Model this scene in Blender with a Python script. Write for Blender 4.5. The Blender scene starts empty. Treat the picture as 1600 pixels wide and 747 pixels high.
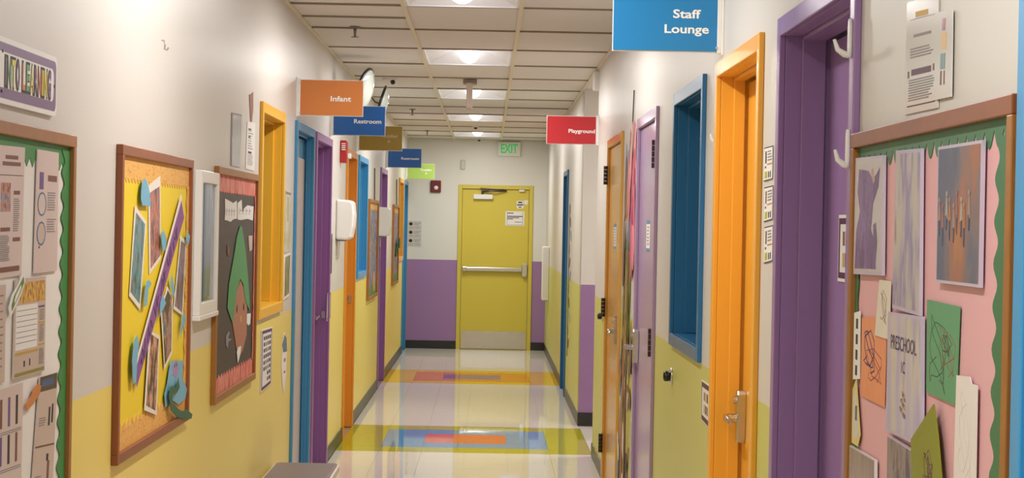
import bpy, math, random
from mathutils import Matrix, Vector
random.seed(7)
SC = bpy.context.scene
COL = SC.collection

# ---------------------------------------------------------------- camera, world, exposure
CAMZ = 1.620
F_PX = 3056.85
YAW, PITCH, ROLL = 0.0124255, -0.0061499, 0.0193745
fwd = Vector((math.sin(YAW)*math.cos(PITCH), math.cos(YAW)*math.cos(PITCH), math.sin(PITCH)))
r0 = Vector((math.cos(YAW), -math.sin(YAW), 0))
u0 = r0.cross(fwd)
cr, sr = math.cos(ROLL), math.sin(ROLL)
right = r0*cr + u0*sr
up = u0*cr - r0*sr
cam_d = bpy.data.cameras.new('camera')
cam_d.sensor_width = 36.0
cam_d.lens = F_PX/1600*36.0
cam_d.clip_start = 0.05
cam_d.clip_end = 100
cam = bpy.data.objects.new('camera', cam_d)
COL.objects.link(cam)
cam.matrix_world = Matrix(((right.x, up.x, -fwd.x, 0), (right.y, up.y, -fwd.y, 0), (right.z, up.z, -fwd.z, CAMZ), (0, 0, 0, 1)))
SC.camera = cam

world = bpy.data.worlds.new('world')
SC.world = world
world.use_nodes = True
world.node_tree.nodes['Background'].inputs[0].default_value = (0.8, 0.85, 0.9, 1)
world.node_tree.nodes['Background'].inputs[1].default_value = 0.03

vs = SC.view_settings
vs.view_transform = 'Standard'
vs.look = 'None'
vs.gamma = 1.0
vs.use_curve_mapping = False
vs.exposure = 1.3
LENS_STRENGTH = 1.1           # troffer lens brightness
LAMP_POWER = 11.5             # watts of the lamp in each troffer

# ---------------------------------------------------------------- room measures (metres)
XL, XR, YE, YB, CZ = -1.065, 0.768, 25.69, -2.5, 2.754
WAINS = 1.147
ROW0, ROW = 10.159, 1.2192     # ceiling grid
COLX = (-0.459, 0.151)
TILE = 0.3048
ALC0, ALC1 = 13.86, 15.98      # opening in the right wall

# outlines of flat things on the walls: (distance along the corridor, height) in metres
G = {
    'y_dropA': [(5.964, 1.746), (6.007, 1.739), (6.032, 1.725), (6.059, 1.702), (6.08, 1.662), (6.008, 1.664), (5.937, 1.663), (5.907, 1.683), (5.91, 1.704), (5.93, 1.733)],
    'y_photoA': [(6.086, 1.725), (6.306, 1.762), (6.344, 1.494), (6.133, 1.449)],
    'y_photoA_in': [(6.118, 1.705), (6.293, 1.729), (6.324, 1.505), (6.154, 1.467)],
    'y_photoB': [(5.857, 1.663), (6.059, 1.613), (5.975, 1.344), (5.79, 1.394)],
    'y_photoB_in': [(5.875, 1.642), (6.031, 1.607), (5.962, 1.364), (5.804, 1.406)],
    'y_banner': [(6.694, 1.709), (6.764, 1.63), (5.902, 1.11), (5.873, 1.181)],
    'y_banner_in': [(6.7, 1.689), (6.762, 1.63), (5.904, 1.114), (5.879, 1.168)],
    'y_photoC': [(6.73, 1.567), (6.86, 1.548), (6.805, 1.288), (6.608, 1.321)],
    'y_photoC_in': [(6.739, 1.551), (6.84, 1.537), (6.789, 1.302), (6.627, 1.331)],
    'y_photoD': [(6.467, 1.401), (6.576, 1.361), (6.584, 1.174), (6.434, 1.129), (6.336, 1.339)],
    'y_photoD_in': [(6.469, 1.39), (6.557, 1.355), (6.563, 1.184), (6.438, 1.145), (6.361, 1.334)],
    'y_photoE': [(6.128, 1.275), (6.321, 1.247), (6.288, 0.994), (6.063, 1.031)],
    'y_photoE_in': [(6.153, 1.262), (6.298, 1.238), (6.268, 1.01), (6.09, 1.043)],
    'y_drop0': [(6.331, 1.587), (6.391, 1.559), (6.38, 1.525), (6.324, 1.521), (6.293, 1.55), (6.29, 1.578)],
    'y_drop1': [(6.078, 1.434), (6.118, 1.422), (6.068, 1.407), (6.047, 1.358), (5.997, 1.354), (6.005, 1.4), (6.035, 1.431)],
    'y_drop2': [(6.506, 1.442), (6.555, 1.402), (6.574, 1.367), (6.544, 1.365), (6.486, 1.408)],
    'y_drop3': [(6.34, 1.377), (6.4, 1.349), (6.318, 1.324), (6.278, 1.307), (6.287, 1.354)],
    'y_drop4': [(6.784, 1.304), (6.82, 1.272), (6.744, 1.24), (6.708, 1.217), (6.726, 1.256), (6.745, 1.285)],
    'y_drop5': [(6.833, 1.581), (6.884, 1.566), (6.854, 1.535), (6.797, 1.551)],
    'y_drop6': [(5.878, 1.275), (5.912, 1.245), (5.886, 1.196), (5.876, 1.134), (5.824, 1.132), (5.802, 1.201), (5.833, 1.261)],
    'y_fish': [(6.552, 1.15), (6.815, 1.132), (6.801, 1.074), (6.913, 1.025), (6.874, 0.995), (6.729, 0.988), (6.606, 1.012), (6.454, 1.004), (6.43, 1.047), (6.483, 1.079), (6.516, 1.121)],
    'y_fish_face': [(6.65, 1.149), (6.723, 1.112), (6.677, 1.086), (6.577, 1.1), (6.585, 1.128)],
    'y_snake': [(6.657, 1.085), (6.689, 1.05), (6.623, 1.036), (6.533, 1.038), (6.552, 1.008), (6.669, 0.978), (6.752, 0.962), (6.856, 0.96), (6.989, 0.93), (6.969, 0.916), (6.839, 0.926), (6.652, 0.952), (6.512, 0.989), (6.46, 1.044), (6.495, 1.069), (6.553, 1.066), (6.609, 1.057)],
    'y_blob': [(6.694, 1.406), (6.761, 1.399), (6.787, 1.375), (6.75, 1.354), (6.691, 1.353)],
    'b_letA': [(7.864, 1.712), (8.087, 1.699), (8.114, 1.696), (8.234, 1.708), (8.251, 1.633), (8.124, 1.629), (8.045, 1.618), (7.964, 1.623), (7.866, 1.626), (7.882, 1.659)],
    'b_letB': [(8.264, 1.698), (8.394, 1.714), (8.419, 1.659), (8.499, 1.68), (8.606, 1.693), (8.82, 1.689), (8.804, 1.626), (8.615, 1.633), (8.377, 1.627), (8.274, 1.629)],
    'b_hat': [(8.352, 1.604), (8.411, 1.596), (8.544, 1.499), (8.654, 1.377), (8.752, 1.221), (8.578, 1.274), (8.488, 1.351), (8.385, 1.376), (8.278, 1.329), (8.158, 1.197), (7.988, 1.268), (8.027, 1.365), (8.172, 1.482), (8.245, 1.553)],
    'b_face': [(8.415, 1.367), (8.648, 1.282), (8.653, 1.122), (8.523, 1.059), (8.414, 1.043), (8.305, 1.088), (8.173, 1.194), (8.216, 1.305)],
    'b_beard': [(8.366, 1.084), (8.457, 1.083), (8.431, 1.049), (8.358, 1.016), (8.315, 1.065)],
    'b_badge': [(8.639, 1.214), (8.79, 1.21), (8.777, 1.164), (8.712, 1.159), (8.651, 1.174)],
    'b_noseA': [(8.657, 1.558), (8.802, 1.559), (8.792, 1.496), (8.711, 1.488), (8.683, 1.513)],
    'b_curlA': [(7.972, 1.153), (8.047, 1.169), (8.093, 1.159), (8.028, 1.142), (8.154, 1.131), (8.042, 1.125), (8.034, 1.097), (7.977, 1.116)],
    'b_curlB': [(7.952, 1.527), (8.023, 1.505), (8.011, 1.477), (7.968, 1.485)],
    'g_p1': [(4.206, 1.775), (4.461, 1.779), (4.446, 1.489), (4.216, 1.487)],
    'g_p2': [(4.58, 1.78), (4.804, 1.78), (4.807, 1.491), (4.564, 1.49)],
    'g_p3': [(4.386, 1.481), (4.683, 1.481), (4.687, 1.255), (4.379, 1.258)],
    'g_p4': [(4.244, 1.244), (4.482, 1.243), (4.482, 1.006), (4.249, 1.016)],
    'g_p5': [(4.642, 1.242), (4.834, 1.24), (4.8, 0.955), (4.578, 0.975)],
    'g_p0': [(4.217, 1.472), (4.306, 1.472), (4.31, 1.258), (4.232, 1.257)],
    'g_leaf': [(4.451, 1.499), (4.465, 1.474), (4.425, 1.444), (4.379, 1.422), (4.334, 1.397), (4.315, 1.419), (4.342, 1.447), (4.399, 1.47)],
    'g_leaf_in': [(4.446, 1.486), (4.453, 1.473), (4.413, 1.447), (4.373, 1.428), (4.345, 1.412), (4.338, 1.424), (4.36, 1.445), (4.405, 1.466)],
    'g_dog': [(4.492, 1.192), (4.506, 1.176), (4.568, 1.185), (4.632, 1.202), (4.65, 1.222), (4.61, 1.229), (4.578, 1.223), (4.554, 1.207)],
    'l_sleeve': [(8.064, 2.068), (8.383, 2.078), (8.358, 1.852), (8.067, 1.851)],
    'l_paper': [(8.593, 2.06), (8.875, 2.069), (8.884, 1.85), (8.556, 1.852)],
    'l_dangle': [(8.644, 2.181), (8.712, 2.188), (8.782, 2.202), (8.793, 2.128), (8.755, 2.065), (8.708, 2.066), (8.676, 2.121)],
    'l_oval': [(10.33, 1.041), (10.441, 0.999), (10.479, 0.914), (10.454, 0.796), (10.366, 0.714), (10.29, 0.762), (10.228, 0.86), (10.254, 0.963)],
    'l_oval_top': [(10.332, 1.029), (10.44, 1.005), (10.476, 0.932), (10.281, 0.938), (10.252, 0.975)],
    'l_card': [(9.267, 1.109), (9.721, 1.101), (9.711, 0.819), (9.275, 0.811)],
    'l_picA': [(10.209, 1.79), (10.507, 1.785), (10.532, 1.469), (10.236, 1.459)],
    'l_picB': [(10.221, 1.452), (10.533, 1.462), (10.508, 1.229), (10.184, 1.213)],
    'l_cardC': [(13.082, 1.155), (13.348, 1.159), (13.337, 0.971), (13.047, 0.968)],
    'sign_learn': [(4.777, 2.008), (4.718, 1.87), (4.214, 2.01), (4.225, 1.86)],
    'alarmL': [(13.993, 2.212), (14.032, 2.053)],
    'board_y': [(5.581, 1.835), (6.894, 1.834), (6.886, 0.923), (5.553, 0.931)],
    'board_b': [(7.492, 1.835), (8.841, 1.834), (8.769, 0.9), (7.507, 0.928)],
    'wwin': [(6.942, 1.806), (7.393, 1.798), (7.46, 1.285), (7.005, 1.295)],
    'wwin_in': [(7.237, 1.772), (7.521, 1.769), (7.511, 1.315), (7.229, 1.318)],
    'board_g': [(4.914, 1.826), (4.918, 0.969)],
    'hookL': [(6.328, 2.186)],
    'p_1': [(4.012, 1.775), (3.73, 1.771), (3.719, 1.541), (4.012, 1.537)],
    'p_2': [(3.615, 1.775), (3.405, 1.771), (3.39, 1.479), (3.62, 1.484)],
    'p_3': [(3.274, 1.768), (2.982, 1.767), (2.981, 1.541), (3.271, 1.541)],
    'p_4': [(3.761, 1.532), (3.654, 1.532), (3.66, 1.422), (3.795, 1.423)],
    'p_5': [(4.012, 1.457), (3.947, 1.464), (3.939, 1.327), (4.012, 1.32)],
    'p_6': [(3.939, 1.451), (3.79, 1.458), (3.695, 1.421), (3.7, 1.292), (3.936, 1.294)],
    'p_7': [(3.654, 1.475), (3.37, 1.479), (3.354, 1.254), (3.655, 1.253)],
    'p_8': [(3.358, 1.509), (3.123, 1.506), (3.135, 1.346), (3.35, 1.35)],
    'p_9': [(3.129, 1.396), (3.042, 1.4), (3.029, 1.39), (2.994, 1.39), (2.992, 1.226), (3.134, 1.207)],
    'p_10': [(3.973, 1.325), (3.92, 1.215), (3.945, 1.189), (4.009, 1.191), (4.012, 1.299)],
    'p_11': [(4.012, 1.185), (3.753, 1.185), (3.747, 1.098), (4.012, 1.06)],
    'p_12': [(3.637, 1.246), (3.41, 1.241), (3.405, 1.147), (3.635, 1.114)],
    'p_13': [(3.252, 1.338), (3.218, 1.29), (3.172, 1.196), (3.396, 1.165), (3.418, 1.261)],
    'board_p': [(2.779, 1.821), (4.062, 1.824)],
    'board_p_in': [(2.91, 1.804), (4.107, 1.808)],
    'r_1': [(3.603, 2.047), (3.351, 2.033), (3.338, 1.838), (3.605, 1.841)],
    'r_2': [(3.348, 2.002), (3.237, 1.994), (3.233, 1.85), (3.364, 1.852)],
    'r_card0': [(5.441, 1.854), (5.276, 1.854), (5.275, 1.763), (5.44, 1.76)],
    'r_card1': [(5.425, 1.743), (5.261, 1.746), (5.26, 1.654), (5.424, 1.647)],
    'r_card2': [(5.409, 1.633), (5.246, 1.639), (5.244, 1.542), (5.407, 1.532)],
    'r_sw': [(6.892, 1.093), (6.596, 1.094), (6.598, 0.947), (6.877, 0.954)],
    'r_stopA': [(8.025, 1.02)],
    'r_stopB': [(12.866, 1.045)],
    'r_hooks': [(4.087, 2.069), (4.078, 1.988), (4.09, 1.834), (4.082, 1.758), (6.434, 1.98), (6.423, 1.921)],
    'r_doorsign': [(4.864, 1.656), (4.701, 1.666), (4.683, 1.505), (4.856, 1.5)],
    'lockO': [(6.652, 1.078), (6.329, 1.101), (6.351, 0.937), (6.477, 0.923), (6.919, 0.965), (6.875, 0.92)],
    'lockP': [(10.118, 1.091), (9.699, 1.114), (9.66, 0.961), (10.739, 0.949), (9.321, 1.165), (9.075, 1.055)],
    'lockOr': [(12.138, 1.094), (11.263, 1.133), (11.379, 0.96), (12.427, 0.975)],
    'hingeP': [(9.345, 2.039), (8.958, 1.896), (9.284, 1.167), (9.109, 1.05)],
    'hingeO': [(12.631, 2.023), (12.523, 1.897), (12.766, 1.171), (12.663, 1.071), (12.761, 0.305), (12.727, 0.205)],
    'stickP': [(9.558, 1.666), (9.256, 1.665), (9.258, 1.52), (9.56, 1.516)],
    'stickO': [(12.061, 1.651), (11.642, 1.65), (11.596, 1.498), (12.074, 1.493)],
    'mural': [(11.067, 2.301), (10.026, 2.239), (10.509, 0.306), (9.972, 0.373)],
    'art2': [(18.487, 1.841), (17.39, 1.828), (17.827, 0.432)],
    'exit': [(-0.4, 2.158), (0.591, 2.169), (0.579, -0.001), (-0.196, 2.04), (0.057, 1.978), (-0.071, 2.098), (0.231, 2.103), (-0.321, 1.092), (0.538, 1.016), (-0.338, 0.251), (0.532, 0.04), (0.228, 1.826), (0.476, 1.637), (0.377, 1.963), (0.48, 1.865), (-0.762, 2.21), (-0.625, 2.053), (-1.046, 1.675), (-0.872, 1.342), (-0.373, 2.486), (-0.312, 2.362), (0.118, 2.731), (0.408, 2.544)],
}
# ---------------------------------------------------------------- materials
MATS = {}
def s2l(c):
    return tuple((x/255/12.92 if x/255 <= .04045 else ((x/255+.055)/1.055)**2.4) for x in c)
def mat(name, rgb, rough=.5, metal=0.0, spec=.5, noise=0.0, nscale=30, bump=0.0, bscale=120, coat=0.0, emit=None, estr=0.0, trans=0.0, alpha=1.0):
    if name in MATS: return MATS[name]
    m = bpy.data.materials.new(name); m.use_nodes = True
    nt = m.node_tree; b = nt.nodes['Principled BSDF']
    col = s2l(rgb)+(1,)
    b.inputs['Base Color'].default_value = col
    b.inputs['Roughness'].default_value = rough
    b.inputs['Metallic'].default_value = metal
    b.inputs['Specular IOR Level'].default_value = spec
    b.inputs['Coat Weight'].default_value = coat
    b.inputs['Coat Roughness'].default_value = .08
    b.inputs['Transmission Weight'].default_value = trans
    b.inputs['Alpha'].default_value = alpha
    if emit:
        b.inputs['Emission Color'].default_value = emit+(1,)
        b.inputs['Emission Strength'].default_value = estr
    if noise or bump:
        tc = nt.nodes.new('ShaderNodeNewGeometry')
    if noise:
        n = nt.nodes.new('ShaderNodeTexNoise'); n.inputs['Scale'].default_value = nscale; n.inputs['Detail'].default_value = 4
        nt.links.new(tc.outputs['Position'], n.inputs['Vector'])
        mx = nt.nodes.new('ShaderNodeMix'); mx.data_type = 'RGBA'
        mx.inputs[6].default_value = tuple(max(0, c*(1-noise)) for c in col[:3])+(1,)
        mx.inputs[7].default_value = tuple(min(1, c*(1+noise)) for c in col[:3])+(1,)
        nt.links.new(n.outputs['Fac'], mx.inputs[0]); nt.links.new(mx.outputs[2], b.inputs['Base Color'])
    if bump:
        n2 = nt.nodes.new('ShaderNodeTexNoise'); n2.inputs['Scale'].default_value = bscale; n2.inputs['Detail'].default_value = 3
        nt.links.new(tc.outputs['Position'], n2.inputs['Vector'])
        bp = nt.nodes.new('ShaderNodeBump'); bp.inputs['Strength'].default_value = bump; bp.inputs['Distance'].default_value = .002
        nt.links.new(n2.outputs['Fac'], bp.inputs['Height']); nt.links.new(bp.outputs['Normal'], b.inputs['Normal'])
    MATS[name] = m
    return m
def mat_wall(name, lower, upper, zs):
    m = mat(name, upper, rough=.38, spec=.45, bump=.12, bscale=60)
    nt = m.node_tree; b = nt.nodes['Principled BSDF']
    g = nt.nodes.new('ShaderNodeNewGeometry'); sp = nt.nodes.new('ShaderNodeSeparateXYZ')
    lt = nt.nodes.new('ShaderNodeMath'); lt.operation = 'LESS_THAN'; lt.inputs[1].default_value = zs
    mx = nt.nodes.new('ShaderNodeMix'); mx.data_type = 'RGBA'
    mx.inputs[6].default_value = s2l(upper)+(1,); mx.inputs[7].default_value = s2l(lower)+(1,)
    nt.links.new(g.outputs['Position'], sp.inputs[0]); nt.links.new(sp.outputs['Z'], lt.inputs[0])
    nt.links.new(lt.outputs[0], mx.inputs[0]); nt.links.new(mx.outputs[2], b.inputs['Base Color'])
    return m
def mat_photo(name, cols, scale=9, rough=.22, stretch=(1, 1, 1), seed=0.0):
    """blotchy print of a photograph or a painting: noise pushed through hard colour steps"""
    if name in MATS: return MATS[name]
    m = bpy.data.materials.new(name); m.use_nodes = True
    nt = m.node_tree; b = nt.nodes['Principled BSDF']; b.inputs['Roughness'].default_value = rough
    g = nt.nodes.new('ShaderNodeNewGeometry'); mp = nt.nodes.new('ShaderNodeMapping')
    mp.inputs['Scale'].default_value = stretch; mp.inputs['Location'].default_value = (seed, seed*1.7, seed*.6)
    n = nt.nodes.new('ShaderNodeTexNoise'); n.inputs['Scale'].default_value = scale; n.inputs['Detail'].default_value = 5
    rp = nt.nodes.new('ShaderNodeValToRGB'); el = rp.color_ramp.elements
    k = len(cols)
    while len(el) < k: el.new(.5)
    for i, c in enumerate(cols):
        el[i].position = .36 + .29*i/max(1, k-1); el[i].color = s2l(c)+(1,)
    nt.links.new(g.outputs['Position'], mp.inputs[0]); nt.links.new(mp.outputs[0], n.inputs['Vector'])
    nt.links.new(n.outputs['Fac'], rp.inputs[0]); nt.links.new(rp.outputs[0], b.inputs['Base Color'])
    MATS[name] = m
    return m
def mat_wood(name, c1, c2):
    m = mat(name, c1, rough=.4)
    nt = m.node_tree; b = nt.nodes['Principled BSDF']
    g = nt.nodes.new('ShaderNodeNewGeometry'); mp = nt.nodes.new('ShaderNodeMapping'); mp.inputs['Scale'].default_value = (60, 3, 5)
    n = nt.nodes.new('ShaderNodeTexNoise'); n.inputs['Scale'].default_value = 3; n.inputs['Detail'].default_value = 6; n.inputs['Distortion'].default_value = 1.2
    mx = nt.nodes.new('ShaderNodeMix'); mx.data_type = 'RGBA'
    mx.inputs[6].default_value = s2l(c1)+(1,); mx.inputs[7].default_value = s2l(c2)+(1,)
    nt.links.new(g.outputs['Position'], mp.inputs[0]); nt.links.new(mp.outputs[0], n.inputs['Vector'])
    nt.links.new(n.outputs['Fac'], mx.inputs[0]); nt.links.new(mx.outputs[2], b.inputs['Base Color'])
    return m
CREAM = (214, 209, 201)
M_LEFT = mat_wall('paint_left', (238, 216, 116), CREAM, WAINS)
M_RIGHT = mat_wall('paint_right', (204, 203, 112), CREAM, WAINS)
M_END = mat_wall('paint_end', (160, 122, 168), (226, 223, 211), 1.172)
M_ALC = mat_wall('paint_alcove', (152, 116, 160), CREAM, 1.16)
M_CEIL = mat('ceiling_board', (230, 226, 220), rough=.85, spec=.2, noise=.04, nscale=70, bump=.3, bscale=300)
M_GRID = mat('grid_enamel', (226, 216, 190), rough=.45)
M_GRIDX = mat('grid_gap_shade', (158, 140, 122), rough=.6)  # darker tone paints in the shadow lines between ceiling tiles
M_BASE = mat('baseboard_vinyl', (44, 42, 42), rough=.34, spec=.4)
M_WHITE = mat('white_plastic', (236, 234, 230), rough=.35)
M_PAPER = mat('paper_white', (236, 232, 226), rough=.6)
M_CLEARP = mat('sleeve_sheen', (226, 224, 222), rough=.12, spec=.7)
M_INK = mat('ink_black', (40, 36, 40), rough=.6)
M_GREY = mat('ink_grey', (140, 134, 136), rough=.6)
M_STEEL = mat('brushed_steel', (204, 202, 198), rough=.24, metal=1.0, noise=.08, nscale=90)
M_CHROME = mat('bright_steel', (205, 202, 196), rough=.16, metal=1.0)
M_DKSTEEL = mat('dark_steel', (96, 90, 86), rough=.3, metal=1.0)
M_BLACK = mat('black_plastic', (28, 28, 30), rough=.3)
M_RED = mat('alarm_red', (170, 28, 34), rough=.3)
M_DKRED = mat('alarm_dark_red', (110, 22, 28), rough=.35)
M_WOOD = mat_wood('oak_frame', (172, 114, 52), (140, 88, 38))
M_WOODR = mat_wood('cherry_frame', (154, 88, 48), (122, 66, 36))
M_GLASS = mat('window_glass', (120, 150, 165), rough=.03, trans=.9)
PURPLE = mat('paint_purple', (152, 118, 168), rough=.3)
PURPLE_D = mat('paint_purple_deep', (152, 106, 164), rough=.3)
LILAC = mat('paint_lilac', (176, 148, 182), rough=.2)
ORANGE = mat('paint_orange', (242, 174, 60), rough=.3)
ORANGE_D = mat('paint_orange_deep', (226, 148, 46), rough=.3)
AMBER = mat('paint_amber', (242, 184, 56), rough=.3)
TAN_O = mat('paint_tan_orange', (220, 164, 76), rough=.2)
BLUE = mat('paint_blue', (62, 138, 184), rough=.3)
BLUE_L = mat('paint_bright_blue', (64, 156, 212), rough=.3)
BLUE_D = mat('paint_deep_blue', (34, 104, 150), rough=.3)
YELLOW = mat('paint_yellow', (214, 194, 72), rough=.32)

# ---------------------------------------------------------------- mesh helpers
class MB:
    def __init__(s): s.v = []; s.f = []; s.mi = []; s.sm = []
    def add(s, vs, fs, mi=0, smooth=False):
        o = len(s.v); s.v += [tuple(v) for v in vs]
        for f in fs: s.f.append([i+o for i in f]); s.mi.append(mi); s.sm.append(smooth)
        return s
    def box(s, x0, x1, y0, y1, z0, z1, mi=0):
        x0, x1 = min(x0, x1), max(x0, x1); y0, y1 = min(y0, y1), max(y0, y1); z0, z1 = min(z0, z1), max(z0, z1)
        vs = [(x0,y0,z0),(x1,y0,z0),(x1,y1,z0),(x0,y1,z0),(x0,y0,z1),(x1,y0,z1),(x1,y1,z1),(x0,y1,z1)]
        return s.add(vs, [(0,3,2,1),(4,5,6,7),(0,1,5,4),(1,2,6,5),(2,3,7,6),(3,0,4,7)], mi)
    def prism(s, pts, vec, mi=0, smooth=False):
        n = len(pts); pts = [Vector(p) for p in pts]; vec = Vector(vec)
        nrm = Vector((0,0,0))
        for i in range(n):
            a, b = pts[i], pts[(i+1) % n]
            nrm += Vector(((a.y-b.y)*(a.z+b.z), (a.z-b.z)*(a.x+b.x), (a.x-b.x)*(a.y+b.y)))
        if nrm.dot(vec) < 0: pts.reverse()
        vs = pts + [p+vec for p in pts]
        fs = [list(range(n))[::-1], list(range(n, 2*n))] + [(i, (i+1) % n, n+(i+1) % n, n+i) for i in range(n)]
        return s.add(vs, fs, mi, smooth)
    def tube(s, path, rad, n=10, mi=0, flat=(1, 1), ref0=None):
        """rings swept along a path; rad is one radius or one per point; flat squashes the two ring axes"""
        path = [Vector(p) for p in path]; k = len(path)
        rads = rad if isinstance(rad, (list, tuple)) else [rad]*k
        rings = []; prev = Vector(ref0) if ref0 else None
        for i, p in enumerate(path):
            t = (path[min(i+1, k-1)] - path[max(i-1, 0)]).normalized()
            ref = prev if prev is not None else (Vector((0,0,1)) if abs(t.z) < .9 else Vector((1,0,0)))
            a = (ref - t*ref.dot(t)).normalized(); b = t.cross(a); prev = a
            rings.append([p + a*math.cos(2*math.pi*j/n)*rads[i]*flat[0] + b*math.sin(2*math.pi*j/n)*rads[i]*flat[1] for j in range(n)])
        vs = [v for r in rings for v in r]; fs = []
        for i in range(k-1):
            for j in range(n): fs.append((i*n+j, i*n+(j+1) % n, (i+1)*n+(j+1) % n, (i+1)*n+j))
        s.add(vs, fs, mi, True)
        s.add(rings[0], [list(range(n))[::-1]], mi); s.add(rings[-1], [list(range(n))], mi)
        return s
    def lathe(s, c, axis, prof, n=20, mi=0):
        """prof: list of (distance along axis, radius)"""
        c = Vector(c); ax = Vector(axis).normalized()
        ref = Vector((0,0,1)) if abs(ax.z) < .9 else Vector((1,0,0))
        a = (ref-ax*ref.dot(ax)).normalized(); b = ax.cross(a)
        vs = []; fs = []
        for h, r in prof:
            for j in range(n): vs.append(c+ax*h+a*math.cos(2*math.pi*j/n)*r+b*math.sin(2*math.pi*j/n)*r)
        for i in range(len(prof)-1):
            for j in range(n): fs.append((i*n+j, i*n+(j+1) % n, (i+1)*n+(j+1) % n, (i+1)*n+j))
        fs.append(list(range(n))[::-1]); fs.append(list(range((len(prof)-1)*n, len(prof)*n)))
        return s.add(vs, fs, mi, True)
    def build(s, name, mats, parent=None, bevel=0.0, seg=2):
        if not isinstance(mats, (list, tuple)): mats = [mats]
        xs = [v[0] for v in s.v]; ys = [v[1] for v in s.v]; zs = [v[2] for v in s.v]
        if parent is None: org = ((min(xs)+max(xs))/2, (min(ys)+max(ys))/2, min(zs))
        else: org = wloc(parent)
        me = bpy.data.meshes.new(name)
        me.from_pydata([(v[0]-org[0], v[1]-org[1], v[2]-org[2]) for v in s.v], [], s.f)
        for m in mats: me.materials.append(m)
        for p, mi, sm in zip(me.polygons, s.mi, s.sm): p.material_index = mi; p.use_smooth = sm
        me.update()
        o = bpy.data.objects.new(name, me); COL.objects.link(o)
        if parent is None: o.location = org
        else: o.parent = parent
        if bevel:
            b = o.modifiers.new('bevel', 'BEVEL'); b.width = bevel; b.segments = seg; b.limit_method = 'ANGLE'; b.angle_limit = math.radians(40)
        return o
def wloc(o):
    v = Vector((0,0,0))
    while o is not None: v += o.location; o = o.parent
    return v
def empty(name, loc):
    o = bpy.data.objects.new(name, None); COL.objects.link(o); o.location = loc; o.empty_display_size = .1
    return o
def tag(o, label, cat=None, group=None):
    o['label'] = label
    if cat: o['category'] = cat
    if group: o['group'] = group
    return o
def struct(o, label=None):
    o['kind'] = 'structure'
    if label: o['label'] = label
    return o
def copy_tree(o, parent=None):
    c = o.copy(); COL.objects.link(c); c.parent = parent
    for ch in list(o.children): copy_tree(ch, c)
    return c
# side planes: 'L' faces +x, 'R' faces -x, 'E' faces -y
def P3(side, a, z, off):
    if side == 'L': return (XL+off, a, z)
    if side == 'R': return (XR-off, a, z)
    return (a, YE-off, z)
def NRM(side): return Vector({'L': (1,0,0), 'R': (-1,0,0), 'E': (0,-1,0)}[side])
def slab(mb, side, pts, off0, off1, mi=0):
    return mb.prism([P3(side, a, z, off0) for a, z in pts], NRM(side)*(off1-off0), mi)
def sbox(mb, side, a0, a1, z0, z1, off0, off1, mi=0):
    p, q = P3(side, a0, z0, off0), P3(side, a1, z1, off1)
    return mb.box(p[0], q[0], p[1], q[1], p[2], q[2], mi)
def quad_map(q, u, v):
    """point at (u right, v down) inside a quad given as top-left, top-right, bottom-right, bottom-left"""
    tl, tr, br, bl = q
    return tuple(tl[i]*(1-u)*(1-v)+tr[i]*u*(1-v)+br[i]*u*v+bl[i]*(1-u)*v for i in (0, 1))
def grow(pts, d):
    cx = sum(p[0] for p in pts)/len(pts); cz = sum(p[1] for p in pts)/len(pts)
    return [(cx+(p[0]-cx)*d, cz+(p[1]-cz)*d) for p in pts]
def print_bits(side, q, off, bits, parent, name='print'):
    """flat print: bits = (u0, v0, u1, v1, material) rectangles or (list of uv, material) polygons on a sheet"""
    mb = MB(); mats = []
    for i, b in enumerate(bits):
        m = b[-1]
        if m not in mats: mats.append(m)
        if len(b) == 5: uv = [(b[0], b[1]), (b[2], b[1]), (b[2], b[3]), (b[0], b[3])]
        else: uv = b[0]
        slab(mb, side, [quad_map(q, u, v) for u, v in uv], off, off+.0004+i*.00002, mats.index(m))
    return mb.build(name, mats, parent)
def lines(v0, v1, n, u0, u1, m, h=.45, jit=.25):
    out = []
    for i in range(n):
        v = v0+(v1-v0)*i/max(1, n); out.append((u0, v, u1-random.random()*jit*(u1-u0), v+h*(v1-v0)/n, m))
    return out
def sheet(name, side, q, off, m, label, cat, bits=None, group=None, th=.0015, poly=None):
    """a sheet of paper or card, a thing of its own, with its print as a part"""
    pts = poly or q
    mb = MB(); slab(mb, side, pts, off, off+th)
    o = mb.build(name, m); tag(o, label, cat, group)
    if bits: print_bits(side, q, off+th, bits, o)
    return o
def text_mesh(body, mb, mi, origin, xdir, ydir, ndir, height, width=None, depth=.001, align=.5, thick=0.0):
    c = bpy.data.curves.new('t', 'FONT'); c.body = body; c.resolution_u = 3; c.offset = thick
    o = bpy.data.objects.new('t', c); COL.objects.link(o)
    bpy.context.view_layer.update()
    me = bpy.data.meshes.new_from_object(o.evaluated_get(bpy.context.evaluated_depsgraph_get()))
    bpy.data.objects.remove(o); bpy.data.curves.remove(c)
    vs = [v.co.copy() for v in me.vertices]; fs = [list(p.vertices) for p in me.polygons]
    bpy.data.meshes.remove(me)
    x0, x1 = min(v.x for v in vs), max(v.x for v in vs)
    sy = height/.70; sx = sy if width is None else width/(x1-x0)
    org, X, Y, N = Vector(origin), Vector(xdir), Vector(ydir), Vector(ndir)
    out = [org + X*((v.x-x0-(x1-x0)*align)*sx) + Y*((v.y-.35)*sy) + N*depth for v in vs]
    mb.add(out, fs, mi)
    return mb
def curtain_pts(n, a0, a1, z, amp, side, off):
    return [P3(side, a0+(a1-a0)*i/n, z, off+amp*math.sin(i*1.9)) for i in range(n+1)]

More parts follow.
